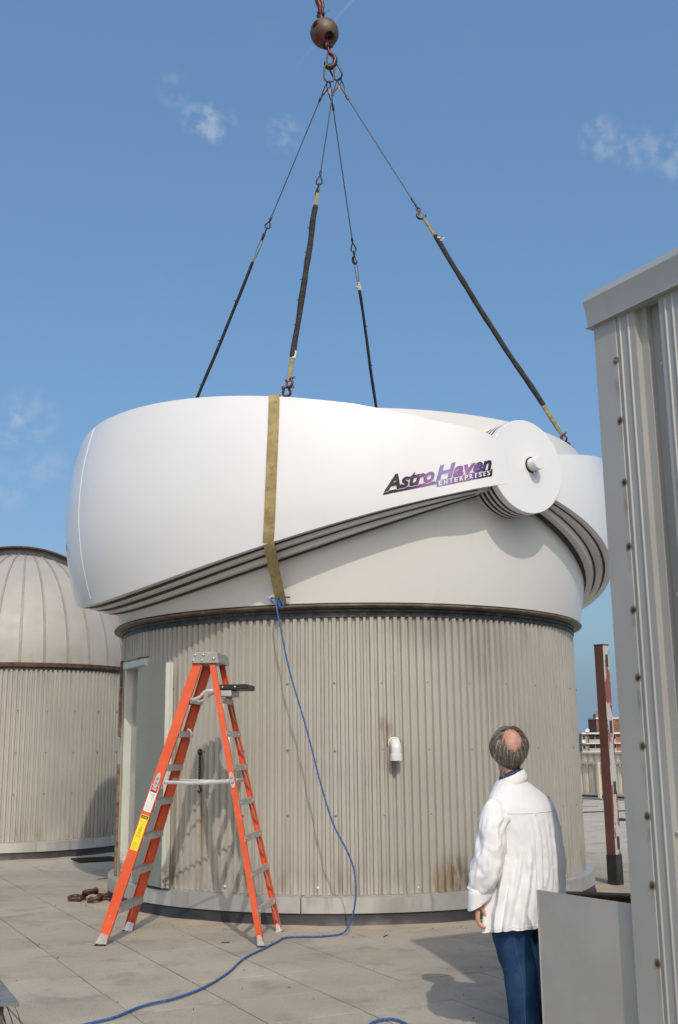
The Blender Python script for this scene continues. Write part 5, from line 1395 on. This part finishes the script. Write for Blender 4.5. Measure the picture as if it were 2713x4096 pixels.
# loose sheet of metal standing against the shed corner
b = MB(); s0 = Vector((1.045, 6.15, 0)); sd_ = Vector((.53, -.848, 0)).normalized(); sn_ = Vector((-.848, -.53, 0)).normalized(); ls = .70
R = []
for i in range(13):
    t = i/12; bow = .008*sin(pi*t)
    R.append([s0+sd_*ls*t+sn_*(q+bow)+ZV*z for q, z in ((0, .01), (0, .842), (-.003, .842), (-.003, .01))])
b.rings(R); b.bevbox(tuple(s0+sn_*.001-sd_*.002+ZV*.425), (.006, .010, .83), frame3(sd_, sn_, ZV), .002)
single('metal_sheet', b, M['sheet'], 'plain grey sheet of metal standing upright at the shed corner, hiding the man\'s right leg', 'metal sheet', tuple(s0), smooth=20)
# rusty beam behind the sheet
b = MB(); bs = Vector((1.45, 7.72, 0)); be = Vector((2.6, 7.30, 0)); bd_ = (be-bs).normalized(); bn = Vector((-bd_.y, bd_.x, 0))
bt = thing('steel_beam', 'dark rusty steel beam lying low behind the metal sheet', 'beam', tuple(bs))
for q, dz, w, h in ((0, .625, .12, .012), (0, .44, .12, .012), (0, .53, .012, .19)): b.box(tuple((bs+be)/2+ZV*dz), ((be-bs).length, w, h), frame3(bd_, bn, ZV))
part('web_and_flanges', b, M['brownsteel'], bt, 20)
for t in (.2, .8): part('stub_leg', MB().box(tuple(lerp(bs, be, t)+ZV*.217), (.1, .1, .434), frame3(bd_, bn, ZV)), M['brownsteel'], bt, 20)

# ------------------------------------------------------------------ red steel post
pp = Vector((3.19, 13.36, 0)); post = thing('steel_post', 'tall square steel post with peeling red and white paint, between drum and shed', 'post', tuple(pp))
pa = radians(-47); pxv = Vector((cos(pa), sin(pa), 0)); pyv = Vector((-sin(pa), cos(pa), 0)); HWp = .060
Rp = frame3(pxv, pyv, ZV)
def pbox(b, x, y, z0, z1, w, d): c = pp+pxv*x+pyv*y; return b.box((c.x, c.y, (z0+z1)/2), (w, d, z1-z0), Rp)
part('shaft', pbox(MB(), 0, 0, .33, 2.785, HWp*2, HWp*2), M['postred'], post, 20)
part('cap_plate', pbox(MB(), 0, 0, 2.787, 2.80, HWp*2+.012, HWp*2+.012), M['brownsteel'], post, 20)
part('base_sleeve', pbox(MB(), 0, 0, -.02, .335, HWp*2+.012, HWp*2+.012), M['tar'], post, 20)
# painted face towards the right, made of the four walls around the square slots
face = MB(); zc = [.47, 1.10, 1.81, 2.60]; sh_ = .075; sw = .030; e = .0015
prev = .34
for z in zc+[None]:
    top_ = z-sh_ if z else 2.783
    c = pp+pxv*(HWp+e/2+.0005)
    face.box((c.x, c.y, (prev+top_)/2), (e, HWp*2, top_-prev), Rp)
    if z:
        for q in (-1, 1):
            c2 = c+pyv*(q*(HWp+sw)/2+.008); wd_ = HWp-sw-(.008*q); face.box((c2.x, c2.y, z), (e, wd_, sh_*2), Rp)
        prev = z+sh_
fpt = part('painted_face', face, M['postpeel'], post, 20)
for z in zc: part('slot', pbox(MB(), HWp-.003, .008, z-sh_*.95, z+sh_*.95, .0085, sw*2), M['interior'], post, 20)  # solid boxes, coloured dark for the shade inside the slots
part('second_face', pbox(MB(), 0, -HWp-.0012, .34, 2.783, HWp*2, .0014), M['postred'], post, 20)

# ------------------------------------------------------------------ tan screen fence round the roof edge
FA = Vector((8.7, 32.9, 0)); FD = Vector((-.47, .883, 0)).normalized(); FNn = Vector((-FD.y, FD.x, 0)); FNn = -FNn if FNn.y > 0 else FNn
fen = thing('screen_fence', 'low tan ribbed metal screen along the roof edge beyond the drum', 'fence', tuple(FA))
Rf = frame3(FD, FNn, ZV)
def fbox(b, s, n_, z, ls_, w, h): c = FA+FD*s+FNn*n_; return b.bevbox((c.x, c.y, z), (ls_, w, h), Rf, .008)
S0, S1 = -9.6, 9.6
part('top_rail', fbox(MB(), 0, .0, 1.345, S1-S0, .10, .05), M['fencerail'], fen); part('middle_rail', fbox(MB(), 0, .06, 1.055, S1-S0, .07, .075), M['fencerail'], fen)
part('bottom_rail', fbox(MB(), 0, .06, .13, S1-S0, .07, .075), M['fencerail'], fen); part('kick_plate', fbox(MB(), 0, .01, .05, S1-S0, .04, .06), M['darksteel'], fen)
s = S0; k = 0
while s < S1-.1:
    cw = 1.2; pts2 = []
    for q in range(4):
        a = s+q*.3; pts2 += [(a, 0), (a+.035, .0), (a+.055, -.055), (a+.125, -.055), (a+.145, 0), (a+.20, 0), (a+.21, .012), (a+.225, .012), (a+.235, 0)]
    pts2.append((s+cw, 0))
    R = [[FA+FD*a+FNn*d+ZV*z for a, d in pts2] for z in (.16, 1.32)]
    part('fence_panel', MB().rings(R, False), M['fence'], fen, 20)
    if k % 2 == 1: part('fence_post', fbox(MB(), s+.35, .14, .54, .10, .08, 1.08), M['fence'], fen)
    s += cw; k += 1

# ------------------------------------------------------------------ far apartment building
YB = 345.; bx = lambda px, y=YB: (px-1356)/4345*y*.979
zpx = lambda py, y=YB: 1.6+(2979.5-py)/4345*y*.955
ab = thing('apartment_building', 'distant apartment block with white slab bands, grey balconies and a brick end bay', 'building', (bx(2400), YB, -18))
def abox(nm, x0, x1, y0, y1, z0, z1, m): return part(nm, MB().box(((x0+x1)/2, (y0+y1)/2, (z0+z1)/2), (x1-x0, y1-y0, z1-z0)), M[m], ab, 20)
xl, xm, xb, xr = bx(2318), bx(2452), bx(2484), bx(2560)
zr = zpx(2930)
abox('rear_block', bx(2150), xr, YB+1.2, YB+14, -18, zr-.1, 'concretefar')
abox('brick_bay', xm, xb, YB-.5, YB+1.3, -18, zr-.3, 'brickbright')
fl = [(2930, 2937), (2972, 2976.5), (3005, 3009), (3040, 3044)]
for a, c in fl: abox('floor_slab', bx(2312), xr, YB-1.6, YB+2, zpx(c), zpx(a), 'slab')
for i in range(3):
    zt2, zb2 = zpx(fl[i][1])-.02, zpx(fl[i+1][0])+.02; mid_ = zb2+(zt2-zb2)*.42
    abox('spandrel', bx(2341), xm-.1, YB-.6, YB-.3, zb2, mid_, 'spandrel'); abox('spandrel', xb+.3, xr, YB-.6, YB-.3, zb2, mid_, 'slab')
    abox('side_wall', bx(2312), bx(2339), YB-.9, YB, zb2, zt2, 'concretefar'); abox('brick_pier', bx(2338), bx(2341), YB-1.2, YB, zb2, zt2, 'brickfar')
    x = bx(2342)
    while x < xm-.8:
        w = abox('window', x+.12, x+1.9, YB-.35, YB-.2, mid_+.05, zt2-.35, 'glassdark'); ORG[w] = ORG[ab]
        part('mullion', MB().box((x+2.0, YB-.4, (mid_+zt2)/2), (.14, .12, zt2-mid_-.1)), M['slab'], w, 20); x += 2.15
    abox('window', bx(2318), bx(2326), YB-1.0, YB-.88, mid_-.1, zt2-.5, 'glassdark'); abox('window', xb+.5, xr-.4, YB-.3, YB-.2, mid_+.05, zt2-.2, 'glassdark')
tw = thing('brick_tower', 'red brick stair tower with a pale parapet rising behind the apartment block', 'tower', (bx(2440), YB+16, -18))
y2 = YB+16
def tbox(nm, x0, x1, z0, z1, m, y0=0., d=12.): return part(nm, MB().box(((x0+x1)/2, y2+y0+d/2, (z0+z1)/2), (x1-x0, d, z1-z0)), M[m], tw, 20)
k_ = y2/YB
tbox('wall', bx(2378, y2), bx(2600, y2), -18, zpx(2876, y2), 'brickfar'); tbox('parapet', bx(2376, y2), bx(2602, y2), zpx(2876, y2)+.01, zpx(2870, y2), 'slab', -.2, 12.4)
tbox('chimney', bx(2380, y2), bx(2402, y2), zpx(2870, y2)+.02, zpx(2855, y2), 'brickbright', 1, 4); tbox('window', bx(2395, y2), bx(2403, y2), zpx(2925, y2), zpx(2905, y2), 'slab', -.1, .2)
part('antenna', MB().tube([(bx(2389, y2), y2+2, zpx(2855, y2)), (bx(2389, y2), y2+2, zpx(2843, y2))], .12, 6), M['darksteel'], tw)
for x_, y_, sc, lab in ((2336, 2923, 1.0, 'white satellite dish on the roof of the distant apartment block'), (2319, 2966, .9, 'pale satellite dish on the balcony below the roof of the distant block')):
    b = MB(); c = Vector((bx(x_), YB-1.7, zpx(y_))); b.lathe([(0, .0), (.35*sc, .05), (.62*sc, .2), (.64*sc, .2), (.36*sc, .02), (0, -.05)], c, 20, axis=(-.3, -1, .5)); b.tube([c+Vector((0, .1, 0)), c+Vector((.1, .3, -.75*sc))], .07, 6)
    single('satellite_dish', b, M['slab'], lab, 'dish', tuple(c), smooth=50)

# ------------------------------------------------------------------ small things on the roof
# four rusty shackles lying in a heap
H0 = Vector((-2.76, 12.44, 0))
for (dx, dy, z, axv, pin, s, lab) in ((-.10, .02, .035, (-.95, .25, .02), (.2, .95, .1), .092, 'rusted heavy shackle at the left of the heap on the roof'),
                                    (.07, -.05, .040, (.15, -.95, .05), (.9, .2, .35), .098, 'rusted heavy shackle at the front middle of the heap on the roof'),
                                    (.12, .03, .034, (.97, .12, -.03), (-.1, .95, .15), .092, 'rusted heavy shackle at the right of the heap on the roof'),
                                    (.05, .05, .100, (-.93, -.2, -.10), (.25, -.9, .28), .088, 'rusted heavy shackle lying on top of the heap on the roof')):
    bow_shackle(H0+Vector((dx, dy, z)), axv, pin, s, M['shackledark'], lab, 'shackles heaped on the roof')
# iron roof grate
gr = thing('roof_grate', 'dark iron roof grate beside the smaller observatory', 'grate', (-3.70, 16.97, 0))
gx = Vector((.62, .30, 0)).normalized(); gy = Vector((-gx.y, gx.x, 0)); Rg = frame3(gx, gy, ZV); gc = Vector((-3.70, 16.97, .012))
part('frame', MB().box(gc+gy*.27, (.62, .035, .02), Rg).box(gc-gy*.27, (.62, .035, .02), Rg).box(gc+gx*.29, (.035, .505, .02), Rg).box(gc-gx*.29, (.035, .505, .02), Rg).box(gc-ZV*.006, (.56, .50, .004), Rg), M['grate'], gr, 20)
for i in range(9): part('bar', MB().box(gc+gx*(-.24+.06*i)+ZV*.003, (.022, .50, .012), Rg), M['grate'], gr, 20)
dr2 = MB().lathe([(0, .05), (.10, .045), (.17, .02), (.21, .004), (.21, -.01), (0, -.01)], (5.975, 24.3, 0), 24); single('roof_drain', dr2, M['grate'], 'small dark roof drain far off near the shed edge', 'drain', (5.975, 24.3, 0), smooth=40)
cb = catmull([(3.2, 26.6, .012), (4.6, 27.0, .012), (5.79, 27.2, .012), (6.36, 27.29, .012), (6.98, 27.58, .012), (8.2, 27.9, .012), (9.6, 27.6, .012)], 8)
single('roof_cable', MB().tube(cb, .014, 6), M['cable'], 'thin black cable lying across the far part of the roof', 'cable', smooth=60)
# low curb box with a metal cap and dry weeds, lower left corner
cc = Vector((-1.676, 6.0, 0)); cdx = Vector((-.80, .06, 0)).normalized(); cdy = Vector((-.28, .60, 0)).normalized()
vb = thing('capped_vent_box', 'low dark stone box under a flat grey metal cap in the lower left corner', 'vent box', tuple(cc+cdx*.4))
capq = [cc, cc+cdx*.9, cc+cdx*.9+cdy*.8, cc+cdy*.8]
b = MB(); b.prism([q+ZV*.318 for q in capq], ZV*.016); part('cap', b, M['capsheet'], vb, 20)
ins = [cc+cdx*.07+cdy*.07, cc+cdx*.86+cdy*.07, cc+cdx*.86+cdy*.74, cc+cdx*.07+cdy*.74]
b = MB(); b.prism([Vector((q.x, q.y, -.02)) for q in ins], ZV*.337); part('body', b, M['stone'], vb, 20)
def weed(c, n_, h, lab, seed, lean):
    rr2 = random.Random(seed); b = MB()
    for i in range(n_):
        p = Vector(c)+Vector((rr2.uniform(-.05, .05), rr2.uniform(-.05, .05), 0)); hh = h*rr2.uniform(.45, 1.05); l2 = Vector((rr2.gauss(lean[0], .09), rr2.gauss(lean[1], .09), 0))
        P = [p, p+l2*.25*hh+ZV*hh*.4, p+l2*.9*hh+ZV*hh*.8, p+l2*1.7*hh+ZV*hh*.98]
        b.tube(catmull(P, 3), [.0022, .0028, .003, .003, .0028, .0024, .002, .0018, .0012, .0005][:10], 5, flat=(1, .45))
    return single('dry_weed', b, M['weed'], lab, 'weed', tuple(c), smooth=60)
weed((-1.80, 6.42, .0), 6, .47, 'dry reddish grass stalks standing behind the grey metal cap', 3, (-.25, -.02))
weed((-1.665, 6.0, .0), 9, .24, 'tangled dry grass growing in front of the capped stone box', 5, (-.35, -.25))
gb = MB(); gr2 = random.Random(21)
for i in range(260):
    if i < 200:
        a = gr2.uniform(-75, 60); r = 2.83+abs(gr2.gauss(0, .22)); p = Vector(dpos(a, r, .002))
    else: p = Vector((gr2.uniform(-3.2, 1.6), gr2.uniform(6.4, 11.5), .002))
    k = gr2.uniform(.003, .0085); d = Vector((gr2.uniform(-1, 1), gr2.uniform(-1, 1), .2)).normalized(); e = Vector((-d.y, d.x, gr2.uniform(0, .6)))
    gb.add([p-d*k*1.6, p+e*k*.7, p+d*k*1.6, p-e*k*.7, p+Vector((0, 0, k*.9))], [(0, 1, 4), (1, 2, 4), (2, 3, 4), (3, 0, 4)])
lg = single('grit', gb, M['twig'], 'scattered dark grit and leaf crumbs on the pavers round the drum', 'grit', (0, 9, 0), smooth=0); lg['kind'] = 'stuff'
for i, (x, y, l, a, lab) in enumerate(((-3.05, 14.5, .16, .5, 'dry twig lying on the pavers left of the ladder'), (.36, 9.95, .10, 1.2, 'tiny dark twig lying near the drum base in front of the man'), (-1.0, 9.72, .07, .2, 'tiny twig lying between the ladder legs'), (-2.6, 13.6, .07, -.3, 'tiny leaf scrap lying near the rusty shackles'), (6.55, 29.8, .5, .2, 'dark scrap lying on the far part of the roof'))):
    d = Vector((cos(a), sin(a), 0)); c = Vector((x, y, .008))
    single('twig', MB().tube(catmull([c-d*l/2, c+Vector((-d.y, d.x, 0))*l*.05, c+d*l/2], 3), .005, 5), M['twig'], lab, 'twig', smooth=60)
